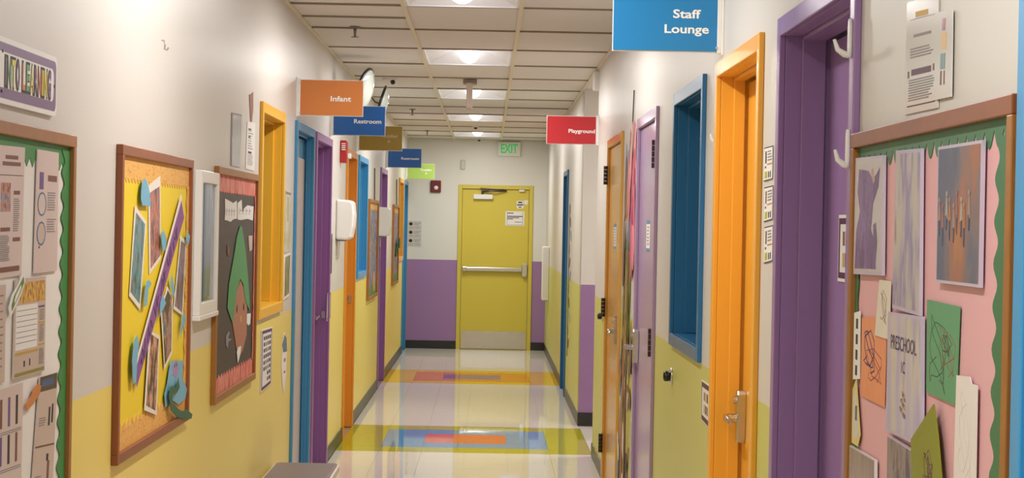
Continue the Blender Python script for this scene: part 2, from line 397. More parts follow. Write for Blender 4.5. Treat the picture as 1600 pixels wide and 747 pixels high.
# ---------------------------------------------------------------- openings in the side walls
DOORS_L = [(10.72, 11.80), (11.95, 13.14), (14.60, 15.66), (19.20, 20.36), (24.52, 25.60)]
WINS_L = [(7.10, 7.57, 1.275, 1.805), (9.07, 10.11, 1.165, 2.180), (15.93, 17.09, 1.170, 2.185), (23.20, 24.36, 1.180, 2.180)]
DOORS_R = [(1.75, 2.79), (4.055, 5.15), (5.49, 6.56), (8.86, 10.00), (11.17, 12.50), (18.75, 19.72)]
WINS_R = [(6.94, 8.05, 1.150, 2.178)]
FT = 2.182
def wall_mesh(side, y0, y1, doors, wins, name, m, thick=.16):
    ops = sorted([(a+.03, b-.03, 0.0, FT-.03) for a, b in doors] + [(a+.03, b-.03, c+.03, d-.03) for a, b, c, d in wins])
    mb = MB(); cur = y0
    for a, b, c, d in ops:
        if b < y0 or a > y1: continue
        sbox(mb, side, cur, a, 0, CZ+.12, 0, -thick)
        sbox(mb, side, a, b, d, CZ+.12, 0, -thick)
        if c > 0: sbox(mb, side, a, b, 0, c, 0, -thick)
        cur = b
    sbox(mb, side, cur, y1, 0, CZ+.12, 0, -thick)
    return struct(mb.build(name, m))
wall_mesh('L', YB, YE, DOORS_L, WINS_L, 'wall_left', M_LEFT)
wall_mesh('R', YB, ALC0, [d for d in DOORS_R if d[0] < ALC0], WINS_R, 'wall_right', M_RIGHT)
wall_mesh('R', ALC1, YE, [d for d in DOORS_R if d[0] > ALC1], [], 'wall_right_far', M_RIGHT)
struct(MB().box(XR, 2.3, ALC1-.004, ALC1+.16, 0, CZ+.12).build('wall_alcove_far', M_ALC))
struct(MB().box(XR+.16, 2.3, ALC0-.16, ALC0, 0, CZ+.12).build('wall_alcove_near', M_ALC))
struct(MB().box(2.3, 2.45, ALC0-.16, ALC1+.16, 0, CZ+.12).build('wall_alcove_back', M_ALC))
EX0, EX1, EZ = -0.394, 0.587, 2.163
mb = MB(); mb.box(XL-.16, EX0+.03, YE, YE+.16, 0, CZ+.12); mb.box(EX1-.03, XR+.16, YE, YE+.16, 0, CZ+.12); mb.box(EX0+.03, EX1-.03, YE, YE+.16, EZ-.03, CZ+.12)
struct(mb.build('wall_end', M_END))
struct(MB().box(XL-.16, XR+.16, YB-.16, YB, 0, CZ+.12).build('wall_back', M_LEFT))

# ---------------------------------------------------------------- floor: slab and vinyl tiles
def mat_floor(name, rgb):
    """waxed vinyl: part plain diffuse, part glossy coat with a little wear"""
    m = mat(name, rgb, rough=.06, spec=.4, noise=.05, nscale=26)
    nt = m.node_tree; b = nt.nodes['Principled BSDF']; out = nt.nodes['Material Output']
    g = nt.nodes.new('ShaderNodeNewGeometry'); n = nt.nodes.new('ShaderNodeTexNoise'); n.inputs['Scale'].default_value = 2.2; n.inputs['Detail'].default_value = 3
    mr = nt.nodes.new('ShaderNodeMapRange'); mr.inputs['To Min'].default_value = .012; mr.inputs['To Max'].default_value = .04
    nt.links.new(g.outputs['Position'], n.inputs['Vector']); nt.links.new(n.outputs['Fac'], mr.inputs['Value']); nt.links.new(mr.outputs[0], b.inputs['Roughness'])
    df = nt.nodes.new('ShaderNodeBsdfDiffuse'); df.inputs['Color'].default_value = s2l(rgb)+(1,)
    mx = nt.nodes.new('ShaderNodeMixShader'); mx.inputs[0].default_value = .82
    nt.links.new(df.outputs[0], mx.inputs[1]); nt.links.new(b.outputs[0], mx.inputs[2]); nt.links.new(mx.outputs[0], out.inputs['Surface'])
    return m
F_CREAM = mat_floor('vinyl_cream', (227, 221, 209))
F_GREEN = mat_floor('vinyl_lime', (178, 172, 40))
F_BLUE = mat_floor('vinyl_blue', (96, 146, 200))
F_RED = mat_floor('vinyl_salmon', (224, 92, 74))
F_YEL = mat_floor('vinyl_yellow', (232, 186, 34))
F_ORG = mat_floor('vinyl_orange', (222, 130, 44))
F_PUR = mat_floor('vinyl_purple', (128, 84, 150))
M_SLAB = mat('floor_adhesive', (150, 138, 116), rough=.3)
floor = struct(MB().box(XL-.2, 2.3, YB, YE+.02, -.12, -.0035).build('floor', M_SLAB))
BAND1 = 13.94
tile_me = {}
def tile_mesh(m):
    if m.name not in tile_me:
        h = TILE/2-.0006
        t = MB().box(-h, h, -h, h, -.0035, 0).build('tile_proto', m)
        tile_me[m.name] = t.data; bpy.data.objects.remove(t)
        tile_me[m.name].name = 'floor_tile_'+m.name
    return tile_me[m.name]
fl = wloc(floor)
def put_tile(cx, cy, m, sx=1.0, sy=1.0):
    o = bpy.data.objects.new('tile', tile_mesh(m)); COL.objects.link(o); o.parent = floor
    o.location = Vector((cx, cy, 0))-fl - Vector((0, 0, 0)); o.scale = (sx, sy, 1)
X0T = -1.055
def band_col(k, c):
    for base, cols in ((0, (F_GREEN, F_BLUE, F_RED)), (20, (F_YEL, F_ORG, F_PUR))):
        r = k-base
        if 0 <= r < 6:
            if 2 <= r <= 3 and 2 <= c <= 3: return cols[2]
            if 1 <= r <= 4 and 1 <= c <= 4: return cols[1]
            return cols[0]
    return F_CREAM
for k in range(-5, 39):
    y0 = BAND1+k*TILE; y1 = min(y0+TILE, YE)
    if y1-y0 < .02: continue
    for c in range(6):
        put_tile(X0T+(c+.5)*TILE, (y0+y1)/2, band_col(k, c), 1, (y1-y0)/TILE)
for k in range(0, 7):
    for c in range(6, 9):
        y = BAND1+(k+.5)*TILE-.04
        if y-TILE/2 > ALC0-.2 and y+TILE/2 < ALC1+.1: put_tile(X0T+(c+.5)*TILE, y, F_CREAM)
# the floor nearer than the picture's lower edge
struct(MB().box(XL, XR, YB, BAND1-5*TILE-.001, -.0034, 0).build('floor_near', F_CREAM))

# ---------------------------------------------------------------- baseboards
def base_side(side, y0, y1, doors, name):
    cur = y0; i = 0
    for a, b in sorted(doors)+[(y1, y1)]:
        if a-cur > .02:
            mb = MB(); sbox(mb, side, cur, a, 0.001, .102, 0, .007)
            struct(mb.build(name, M_BASE, bevel=.003)); i += 1
        cur = b
base_side('L', YB, YE, DOORS_L, 'baseboard_left')
base_side('R', YB, ALC0, [d for d in DOORS_R if d[0] < ALC0], 'baseboard_right')
base_side('R', ALC1-.012, YE, [d for d in DOORS_R if d[0] > ALC1], 'baseboard_right_far')
struct(MB().box(XR-.006, 2.3, ALC1-.013, ALC1-.004, .001, .115).build('baseboard_alcove', M_BASE, bevel=.003))
struct(MB().box(XL+.008, EX0, YE-.008, YE, .001, .11).build('baseboard_end', M_BASE, bevel=.003))
struct(MB().box(EX1, XR-.008, YE-.008, YE, .001, .11).build('baseboard_end', M_BASE, bevel=.003))

# ---------------------------------------------------------------- ceiling: panels, grid, troffers
ceil = struct(MB().box(XL-.1, 2.3, YB, YE, CZ+.115, CZ+.16).build('ceiling', M_CEIL))
LIGHT_ROWS = {-10, -7, -4, -1, 2, 5, 8, 11}
cols = [(XL, COLX[0]), (COLX[0], COLX[1]), (COLX[1], XR)]
for k in range(-11, 13):
    y0 = max(YB, ROW0+k*ROW); y1 = min(YE, ROW0+(k+1)*ROW)
    if y1-y0 < .03: continue
    for c, (x0, x1) in enumerate(cols):
        if c == 1 and k in LIGHT_ROWS: continue
        spl = [(y0, (y0+y1)/2), ((y0+y1)/2, y1)] if (c == 0 and k in (0,)) else [(y0, y1)]
        for a, b in spl:
            z = CZ+.006+random.random()*.003
            MB().box(x0+.009, x1-.009, a+.008, b-.008, z, z+.012).build('ceiling_panel', M_CEIL, ceil)
        if len(spl) == 2: MB().box(x0, x1, (y0+y1)/2-.007, (y0+y1)/2+.007, CZ-.0018, CZ+.006).build('grid_bar', M_GRIDX, ceil)
    MB().box(XL, XR, y0-.007, y0+.007, CZ-.0018, CZ+.0064).build('grid_bar', M_GRIDX, ceil)
for x in COLX: MB().box(x-.012, x+.012, YB, YE, CZ-.004, CZ+.008).build('grid_bar', M_GRID, ceil)
for x0, x1 in ((XL, XL+.02), (XR-.02, XR)): MB().box(x0, x1, YB, YE, CZ-.006, CZ+.0056).build('wall_angle', M_GRID, ceil)
MB().box(XL, XR, YE-.02, YE, CZ-.0002, CZ+.006).build('wall_angle', M_GRID, ceil)
for a in (ALC0, (ALC0+ALC1)/2):
    for x in (XR, XR+.76):
        if a == ALC0 and x > XR: continue
        MB().box(x+.01, x+.75, a+.01, a+1.05, CZ+.006, CZ+.018).build('ceiling_panel', M_CEIL, ceil)

M_REFL = mat('troffer_enamel', (240, 240, 244), rough=.5)
M_LENS = mat('troffer_lens', (250, 250, 250), rough=.4, emit=(1.0, .975, .95), estr=LENS_STRENGTH)
def make_troffer():
    t = empty('ceiling_light', (0, 0, CZ))
    tag(t, 'recessed square-edged ceiling light with white sloped reflectors and a glowing rounded lens', 'ceiling light', 'recessed lights along the corridor ceiling')
    W, Lh = .293, .598
    mb = MB()
    zt = CZ+.108
    # rim
    for a in ((-W, -W+.014, -Lh, Lh), (W-.014, W, -Lh, Lh), (-W+.014, W-.014, -Lh, -Lh+.014), (-W+.014, W-.014, Lh-.014, Lh)):
        mb.box(a[0], a[1], a[2], a[3], CZ-.001, CZ+.006)
    mb.build('rim', M_REFL, t)
    mb = MB()
    x1, y1, x2, y2 = W-.012, Lh-.012, .085, Lh-.10
    v = [(-x1,-y1,CZ+.004),(x1,-y1,CZ+.004),(x1,y1,CZ+.004),(-x1,y1,CZ+.004),(-x2,-y2,zt),(x2,-y2,zt),(x2,y2,zt),(-x2,y2,zt)]
    mb.add(v, [(4,5,6,7),(0,1,5,4),(1,2,6,5),(2,3,7,6),(3,0,4,7)])
    mb.build('reflector', M_REFL, t)
    mb = MB(); n = 14; R = .07; prof = [(-R, zt-.002)]
    for i in range(n+1):
        a = math.pi+math.pi*i/n; prof.append((R*math.cos(a), CZ+.072+R*math.sin(a)))
    prof.append((R, zt-.002))
    mb.prism([(x, -y2+.02, z) for x, z in prof], (0, 2*y2-.04, 0))
    for i in range(2, len(mb.f)): mb.sm[i] = True
    mb.build('lens', M_LENS, t)
    ld = bpy.data.lights.new('lamp', 'AREA'); ld.shape = 'RECTANGLE'; ld.size = .09; ld.size_y = .96; ld.energy = LAMP_POWER; ld.color = (1.0, .975, .95)
    lo = bpy.data.objects.new('lamp', ld); COL.objects.link(lo); lo.parent = t; lo.location = (0, 0, -.012)
    return t
tro = None
for k in sorted(LIGHT_ROWS):
    o = make_troffer() if tro is None else copy_tree(tro)
    tro = tro or o
    o.location = ((COLX[0]+COLX[1])/2, ROW0+(k+.5)*ROW, CZ)
    o['label'] = {-1: 'recessed ceiling light with rounded lens beside the Infant sign and the sprinkler before it', 2: 'recessed ceiling light with rounded lens just before the edge-on hanging sign box', 5: 'recessed ceiling light half hidden behind the edge-on hanging sign box',
                  8: 'recessed ceiling light between the edge-on sign box and the small dark dome', 11: 'recessed ceiling light closest to the end wall and EXIT sign'}.get(k, 'recessed ceiling light over the near part of the corridor by the boards')

o = copy_tree(tro); o.location = (1.9, ALC0+.62, CZ); o['label'] = 'added fill light, a troffer copy out of view inside the side opening'  # extra troffer added to brighten the side opening's wall, out of view

# ---------------------------------------------------------------- door and window frames
NUM = {'door': 0, 'window': 0}
CW, PROUD, DEP = .05, .016, .105
def frame(side, a, b, z0, z1, m, kind, label, flush=False, leaf=None, dep=DEP):
    NUM[kind] += 1
    t = struct(empty('%s_%d' % (kind, NUM[kind]), P3(side, (a+b)/2, z0, 0)), label)
    d0 = .004 if flush else dep
    back = -(d0+.045)
    for s, e in ((a, 1), (b, -1)):
        mb = MB()
        sbox(mb, side, s, s+e*CW, z0, z1, 0.0, PROUD)                       # casing
        sbox(mb, side, s+e*.0305, s+e*CW, z0+(.0 if kind == 'door' else .031), z1-.031, back, 0.0)   # lining
        if not flush: sbox(mb, side, s+e*CW, s+e*(CW+.012), z0+(0 if kind == 'door' else CW), z1-CW, -d0, -min(.042, d0*.6))     # stop
        mb.build('jamb', m, t, bevel=.003)
    mb = MB()
    sbox(mb, side, a+CW, b-CW, z1-CW, z1, 0, PROUD)
    sbox(mb, side, a+CW, b-CW, z1-CW, z1-.0305, back, 0)
    if not flush: sbox(mb, side, a+CW+.012, b-CW-.012, z1-CW-.012, z1-CW, -d0, -min(.042, d0*.6))
    mb.build('head', m, t, bevel=.003)
    if kind == 'window':
        mb = MB()
        sbox(mb, side, a+CW, b-CW, z0, z0+CW, 0, PROUD); sbox(mb, side, a+CW, b-CW, z0+.0305, z0+CW, back, 0)
        mb.build('sill', m, t, bevel=.003)
        mb = MB(); sbox(mb, side, a+CW+.001, b-CW-.001, z0+CW+.001, z1-CW-.001, -d0-.012, -d0-.004)
        mb.build('pane', M_GLASS, t)
        return t, None
    off = -.004 if flush else -d0-.010
    mb = MB(); g = .004 if flush else .018
    sbox(mb, side, a+CW+g, b-CW-g, .008, z1-CW-g, off-.042, off)
    lf = mb.build('door_leaf', leaf or m, t, bevel=.002)
    return t, lf
def lockset(side, y, z, off, parent, dirn, m=M_STEEL):
    """long tapered escutcheon with a thumb-turn and a lever"""
    esc = [(y-.032, z+.075), (y-.022, z+.088), (y+.022, z+.088), (y+.032, z+.075), (y+.030, z+.0), (y+.022, z-.075), (y+.014, z-.085), (y-.014, z-.085), (y-.022, z-.075), (y-.030, z)]
    mb = MB(); slab(mb, side, esc, off, off+.030)
    e = mb.build('lock_plate', m, parent, bevel=.004)
    mb = MB()
    mb.tube([P3(side, y, z-.005, off+.028), P3(side, y, z-.005, off+.058)], .015, 12)
    mb.tube([P3(side, y-dirn*.012, z-.005, off+.062), P3(side, y+dirn*.03, z-.004, off+.064), P3(side, y+dirn*.085, z-.008, off+.062), P3(side, y+dirn*.10, z-.014, off+.060)], [.015, .013, .011, .009], 10, flat=(1, .7))
    mb.build('lever', M_CHROME, e)
    mb = MB(); mb.tube([P3(side, y, z+.055, off+.028), P3(side, y, z+.055, off+.040)], .013, 12)
    mb.build('lock_cylinder', M_CHROME, e)
def hinge(side, y, zc, off, parent, h=.115):
    mb = MB()
    for i in range(5):
        z0 = zc-h/2+i*h/5
        mb.tube([P3(side, y, z0+.001, off+.012), P3(side, y, z0+h/5-.001, off+.012)], .0125, 10)
    sbox(mb, side, y-.014, y+.014, zc-h/2, zc+h/2, off-.001, off+.002)
    mb.build('hinge', mat('hinge_dark', (70, 62, 60), rough=.35, metal=.8), parent)

# left side
frame('L', *WINS_L[1], AMBER, 'window', 'amber framed window beside the black notice board')
d, lf = frame('L', *DOORS_L[0], 0, FT, BLUE, 'door', 'blue framed doorway with a pale door, under the Infant sign', dep=.034)
cp = MB(); sbox(cp, 'L', DOORS_L[0][0]+.07, DOORS_L[0][1]-.07, .015, 2.0, -.0439, -.0400)
cp.build('door_panel', mat('door_cream', (214, 200, 190), rough=.35), lf)
d, lf = frame('L', *DOORS_L[1], 0, FT, PURPLE_D, 'door', 'purple framed doorway on the yellow wall under the nearer Restroom sign')
lockset('L', 13.02, 1.0, -.115, lf, -1)
MB().box(XL-.038, XL-.012, 13.082, 13.0905, .985, 1.035).build('strike_plate', M_STEEL, d)
d, lf = frame('L', *DOORS_L[2], 0, FT, ORANGE_D, 'door', 'orange framed doorway behind the red alarm strobe')
lockset('L', 15.53, 1.03, -.115, lf, -1)
MB().box(XL-.038, XL-.012, 15.602, 15.6105, .99, 1.05).build('strike_plate', M_STEEL, d)
frame('L', *WINS_L[2], BLUE_L, 'window', 'bright blue framed window past the orange doorway')
d, lf = frame('L', *DOORS_L[3], 0, FT, PURPLE_D, 'door', 'narrow looking purple framed doorway between the two far notice boards')
frame('L', *WINS_L[3], ORANGE, 'window', 'orange framed window near the end of the yellow wall')
d, lf = frame('L', *DOORS_L[4], 0, FT, BLUE, 'door', 'blue framed doorway in the corner next to the purple end wall')
# right side
frame('R', *DOORS_R[0], 0, FT, BLUE_L, 'door', 'bright blue framed doorway beside the pink notice board')
d, lf_pr = frame('R', *DOORS_R[1], 0, FT, PURPLE, 'door', 'purple framed doorway between the three small cards and the pink board')
d, lf_or = frame('R', *DOORS_R[2], 0, FT, ORANGE, 'door', 'orange framed door with a steel lever under the Staff Lounge sign', dep=.080)
lockset('R', 6.425, 1.01, -.090, lf_or, -1)
frame('R', *WINS_R[0], BLUE_D, 'window', 'deep blue framed window between the orange doorway and the lilac door')
d, lf_li = frame('R', *DOORS_R[3], 0, FT, LILAC, 'door', 'glossy lilac door with dark hinges beside the paper flower collage', flush=True)
lockset('R', 9.87, 1.03, -.004, lf_li, 1)
for zc in (1.965, 1.105, .25): hinge('R', 8.912, zc, .004, lf_li, .13)
d, lf_to = frame('R', *DOORS_R[4], 0, FT, TAN_O, 'door', 'glossy tan orange door with hinges at the wall corner', flush=True)
lockset('R', 11.33, 1.03, -.004, lf_to, -1)
for zc in (1.96, 1.12, .255): hinge('R', 12.447, zc, .014, lf_to, .12)
frame('R', *DOORS_R[5], 0, FT, BLUE_D, 'door', 'blue framed doorway on the lime wall past the side opening')
for nm, lf, (y1, y0), z0, z1 in (('lilac', lf_li, (9.50, 9.30), 1.515, 1.665), ('tan', lf_to, (11.95, 11.73), 1.50, 1.65)):
    q = [(y1, z1), (y0, z1), (y0, z0), (y1, z0)]
    mb = MB(); slab(mb, 'R', q, -.004, -.0028); st = mb.build('door_notice', M_PAPER, lf)
    print_bits('R', q, -.0028, [(0, 0, 1, .12, BLUE), (0, .9, 1, 1, BLUE)] + lines(.2, .85, 6, .25, .75, M_GREY), st)

# exit door in the end wall
t = struct(empty('door_%d' % (NUM['door']+1), ((EX0+EX1)/2, YE, 0)), 'yellow exit door with push bar in the end wall')
for s, e in ((EX0, 1), (EX1, -1)):
    mb = MB(); mb.box(s, s+e*CW, YE-.02, YE, 0, EZ); mb.box(s+e*.031, s+e*CW, YE, YE+.09, 0, EZ-.031); mb.build('jamb', YELLOW, t, bevel=.003)
mb = MB(); mb.box(EX0+CW, EX1-CW, YE-.02, YE, EZ-CW, EZ); mb.box(EX0+CW, EX1-CW, YE, YE+.09, EZ-CW, EZ-.031); mb.build('head', YELLOW, t, bevel=.003)
YD = YE+.012
leaf = MB().box(EX0+CW+.004, EX1-CW-.004, YD, YD+.045, .008, EZ-CW-.004).build('door_leaf', YELLOW, t, bevel=.002)
MB().box(EX0+CW+.02, EX1-CW-.02, YD-.002, YD, .02, .245).build('kick_plate', M_STEEL, leaf)
mb = MB(); mb.box(-.315, .455, YD-.062, YD-.012, 1.034, 1.084); mb.box(-.325, -.27, YD-.066, YD, 1.028, 1.090)
pb = mb.build('push_bar', M_STEEL, leaf, bevel=.006)
mb = MB(); slab(mb, 'E', [(.455, 1.13), (.47, 1.145), (.51, 1.145), (.525, 1.13), (.525, .985), (.505, .965), (.475, .965), (.455, .985)], -.012, .045); mb.build('latch_case', M_STEEL, leaf, bevel=.006)
mb = MB(); mb.box(-.196, .057, YD-.06, YD, 1.978, 2.040); mb.build('closer_body', M_WHITE, leaf, bevel=.006)
mb = MB(); mb.tube([(-.08, YD-.03, 2.03), (-.08, YD-.03, 2.085)], .016, 12)
mb.tube([(-.08, YD-.03, 2.078), (.08, YD-.085, 2.085), (.235, YD-.03, 2.092)], .011, 8); mb.tube([(-.11, YE-.03, 2.118), (.235, YD-.03, 2.095)], .009, 8)
mb.build('closer_arm', M_DKSTEEL, leaf)
MB().box(.40, .47, YE-.03, YE-.0, 2.085, 2.11).build('contact_sensor', M_WHITE, t)
q = [(.228, 1.826), (.476, 1.826), (.476, 1.637), (.228, 1.637)]
mb = MB(); slab(mb, 'E', q, -.0118, -.0098); s = mb.build('paper_notice', M_PAPER, leaf)
print_bits('E', q, -.0098, [(.1, .1, .42, .16, M_INK), (.1, .32, .9, .38, M_INK), (.1, .42, .72, .47, M_INK), (.1, .51, .4, .56, M_INK), (.5, .72, .85, .77, M_GREY), (.08, .05, .1, .95, M_GREY), (.9, .05, .92, .95, M_GREY), (.08, .93, .92, .95, M_GREY)], s)
q = [(.372, 1.965), (.462, 1.965), (.462, 1.865), (.372, 1.865)]
mb = MB(); slab(mb, 'E', q, -.0118, -.0098); s = mb.build('small_notice', M_PAPER, leaf)
print_bits('E', q, -.0098, [(.2, .12, .8, .3, M_INK), (.05, .45, .95, .6, M_INK), (.3, .75, .7, .88, M_INK)], s)
mb = MB(); slab(mb, 'E', [(.470, 1.975), (.520, 1.975), (.520, 1.92), (.470, 1.92)], -.0118, -.0098); mb.build('small_notice', M_PAPER, leaf)

# small white framed window with a curtain
a, b, z0, z1 = WINS_L[0]
NUM['window'] += 1
t = struct(empty('window_%d' % NUM['window'], P3('L', (a+b)/2, z0, 0)), 'small white framed window with a blue curtain between the yellow and black boards')
for s, e in ((a, 1), (b, -1)):
    mb = MB(); sbox(mb, 'L', s, s+e*.045, z0, z1, 0, .026); sbox(mb, 'L', s+e*.031, s+e*.045, z0+.03, z1-.031, -.10, 0); mb.build('jamb', M_WHITE, t, bevel=.003)
for k in (0, 1):
    mb = MB(); zz = z1 if k else z0; e = -1 if k else 1
    sbox(mb, 'L', a+.045, b-.045, zz, zz+e*.045, 0, .026); sbox(mb, 'L', a+.045, b-.045, zz+e*.031, zz+e*.045, -.10, 0)
    if not k: sbox(mb, 'L', a-.01, b+.01, z0-.018, z0, 0.0, .03)
    mb.build('head' if k else 'sill', M_WHITE, t, bevel=.003)
mb = MB(); sbox(mb, 'L', a+.046, b-.046, z0+.046, z1-.046, .012, .015); gl = mat('clear_glass', (235, 240, 242), rough=.02, trans=1.0); gl.node_tree.nodes['Principled BSDF'].inputs['IOR'].default_value = 1.12
mb.build('pane', gl, t)
mb = MB(); n = 36
top = curtain_pts(n, a+.06, b-.05, z1-.05, .005, 'L', .003); bot = curtain_pts(n, a+.08, b-.09, z0+.06, .006, 'L', .001)
mb.add(top+bot, [(i, i+1, n+2+i, n+1+i) for i in range(n)], 0, True)
mb.build('curtain', mat_photo('curtain_blue', [(56, 92, 170), (104, 142, 204), (150, 176, 216), (120, 156, 206), (150, 180, 160)], 5, .8, (1, 11, .5), 2.0), t)
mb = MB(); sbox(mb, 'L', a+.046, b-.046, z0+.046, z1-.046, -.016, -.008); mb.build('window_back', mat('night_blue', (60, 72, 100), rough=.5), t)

# ---------------------------------------------------------------- hanging signs
def hang_sign(name, side, y, rgb, lines_, label, tcol=(244, 244, 240), xr=None):
    m = mat('sign_'+name, rgb, rough=.3)
    mt = mat('sign_text_%d_%d_%d' % tcol, tcol, rough=.4)
    w, z0, z1 = .349, 2.213, 2.405
    if side == 'R': x1 = .751; x0 = x1-w; xw, e = XR, -1
    else: x0 = -1.049; x1 = x0+w; xw, e = XL, 1
    t = tag(empty('hanging_sign', (xw, y, z0)), label, 'sign')
    MB().box(x0-.003, x1+.003, y+.002, y+.004, z0-.004, z1+.003).build('backing', M_WHITE, t)
    pn = MB().box(x0, x1, y-.002, y+.002, z0, z1).build('panel', m, t)
    mb = MB(); mb.box(xw, xw+e*.008, y-.012, y+.012, z0-.012, z1+.014); mb.box(xw+e*.008, xw+e*.022, y-.004, y+.006, z0-.006, z1+.008); mb.build('bracket', M_WHITE, t, bevel=.002)
    ex = x1-.006 if side == 'R' else x0+.006
    for zz in (z0+.012, z1-.014): MB().tube([(ex, y-.006, zz), (ex, y, zz)], .0045, 8).build('screw', M_STEEL, t)
    for body, fx, fz, hgt, wd in lines_:
        text_mesh(body, mb2 := MB(), 0, (x0+fx*w, y-.002, z1-fz*(z1-z0)), (1,0,0), (0,0,1), (0,-1,0), hgt, wd, .0008, thick=.022)
        mb2.build('lettering', mt, pn)
    return t
hang_sign('staff', 'R', 6.468, (30, 128, 190), [('Staff', .695, .36, .0275, .092), ('Lounge', .695, .62, .0275, .147)], 'blue hanging sign reading Staff Lounge')
hang_sign('play', 'R', 13.745, (184, 40, 48), [('Playground', .70, .53, .026, .186)], 'red hanging sign reading Playground')
hang_sign('infant', 'L', 10.754, (206, 124, 60), [('Infant', .655, .52, .0285, .112)], 'orange hanging sign reading Infant')
hang_sign('rest', 'L', 13.064, (24, 96, 172), [('Restroom', .67, .52, .0275, .182)], 'blue hanging Restroom sign between the orange and the olive signs')
hang_sign('olive', 'L', 15.666, (146, 122, 32), [('Toddler', .70, .40, .026, .145), ('A', .70, .62, .026, None)], 'olive hanging sign reading Toddler A', (190, 172, 120))
hang_sign('rest', 'L', 20.185, (24, 96, 172), [('Restroom', .67, .52, .0255, .182)], 'blue hanging Restroom sign between the olive and the lime signs')
hang_sign('lime', 'L', 25.056, (172, 206, 96), [('Toddler', .70, .40, .026, .150), ('A', .70, .62, .026, None)], 'lime green hanging sign reading Toddler A', (250, 252, 244))

# ---------------------------------------------------------------- notice boards
def board(side, a0, a1, z0, z1, wood, mback, label, fw=.03, fd=.02, name='notice_board', wood2=None):
    t = tag(empty(name, P3(side, (a0+a1)/2, z0, 0)), label, 'notice board')
    mb = MB(); sbox(mb, side, a0+fw*.5, a1-fw*.5, z0+fw*.5, z1-fw*.5, .001, .006); mb.build('backing', mback, t)
    for z, zz in ((z0, z0+fw), (z1-fw, z1)):
        mb = MB(); sbox(mb, side, a0, a1, z, zz, 0, fd); mb.build('frame_rail', wood, t, bevel=.002)
    for y, yy in ((a0, a0+fw), (a1-fw, a1)):
        mb = MB(); sbox(mb, side, y, yy, z0+fw, z1-fw, 0, fd-.0005); mb.build('frame_stile', wood2 or wood, t, bevel=.002)
    return t
def edge_strip(side, along, a0, a1, c0, c1, n, m, parent, shape='zig', off=.006, name='border_strip', dip=.5):
    """paper border: straight at c0, toothed or waved at c1; along 'y' or 'z'"""
    pts = []
    steps = n*(2 if shape == 'zig' else 8)
    for i in range(steps+1):
        t = i/steps
        if shape == 'zig': v = c1 if i % 2 == 0 else c1+(c0-c1)*dip
        elif shape == 'lobe': v = c1+(c0-c1)*dip*(1-abs(math.sin(math.pi*n*t)))
        else: v = c1+(c0-c1)*dip*(.5-.5*math.cos(2*math.pi*n*t))
        pts.append((a0+(a1-a0)*t, v))
    poly = [(a0, c0)]+pts+[(a1, c0)]
    if along == 'z': poly = [(b, a) for a, b in poly]
    mb = MB(); slab(mb, side, poly, off, off+.0015)
    return mb.build(name, m, parent)

# ---- green bordered board (left wall, nearest)
M_GRN = mat('border_green', (52, 134, 66), rough=.5)
bd = board('L', 3.66, 4.975, .915, 1.829, M_WOOD, M_PAPER, 'notice board with green scalloped border and white paper, menus pinned on')
edge_strip('L', 'y', 3.70, 4.945, 1.799, 1.737, 22, M_GRN, bd, 'zig', dip=.35)
edge_strip('L', 'z', .945, 1.79, 4.945, 4.855, 15, M_GRN, bd, 'wave', .0078, dip=.35)
def q4(k): return G[k]
MENU = mat('menu_tint', (218, 198, 192), rough=.3); MENU2 = mat('menu_tan', (206, 184, 172), rough=.3)
BRN = mat('ink_brown', (120, 74, 62), rough=.5); GOLD = mat('ink_gold', (200, 158, 60), rough=.5); PUR_I = mat('ink_purple', (104, 76, 140), rough=.5)
food = lambda n, s: mat_photo('food_print_%d' % n, [(90, 110, 160), (170, 150, 140), (196, 120, 90), (120, 60, 50)], 40, .3, (1, 1, 1), s)
sheet('pinned_menu', 'L', q4('g_p1'), .0085, MENU, 'tall pink tinted menu sheet with a picture, beside the two-circle poster', 'paper',
      [(.3, .07, .75, .1, BRN), (.2, .12, .85, .15, BRN), (.05, .22, .95, .225, M_INK), (.15, .28, .5, .5, food(1, 1)), (.62, .34, .85, .37, BRN), (.15, .62, .5, .65, BRN), (.62, .7, .9, .73, BRN), (.1, .92, .9, .96, BRN)] + lines(.4, .66, 16, .62, .85, M_GREY) + lines(.68, .88, 14, .1, .5, M_GREY))
sheet('pinned_poster', 'L', q4('g_p2'), .0085, MENU, 'pinned poster with two blue circles on the green bordered board', 'paper',
      [(.5, .2, .92, .25, BRN), (.12, .18, .3, .32, PUR_I), ([(.25+.2*math.cos(i*.5236), .44+.1*math.sin(i*.5236)) for i in range(12)], BLUE_D), ([(.25+.16*math.cos(i*.5236), .44+.085*math.sin(i*.5236)) for i in range(12)], MENU),
       ([(.25+.2*math.cos(i*.5236), .68+.1*math.sin(i*.5236)) for i in range(12)], BLUE_D), ([(.25+.16*math.cos(i*.5236), .68+.085*math.sin(i*.5236)) for i in range(12)], MENU2), (.15, .78, .2, .8, BRN)] + lines(.34, .5, 8, .5, .9, M_GREY) + lines(.56, .68, 6, .5, .9, M_GREY), th=.003)
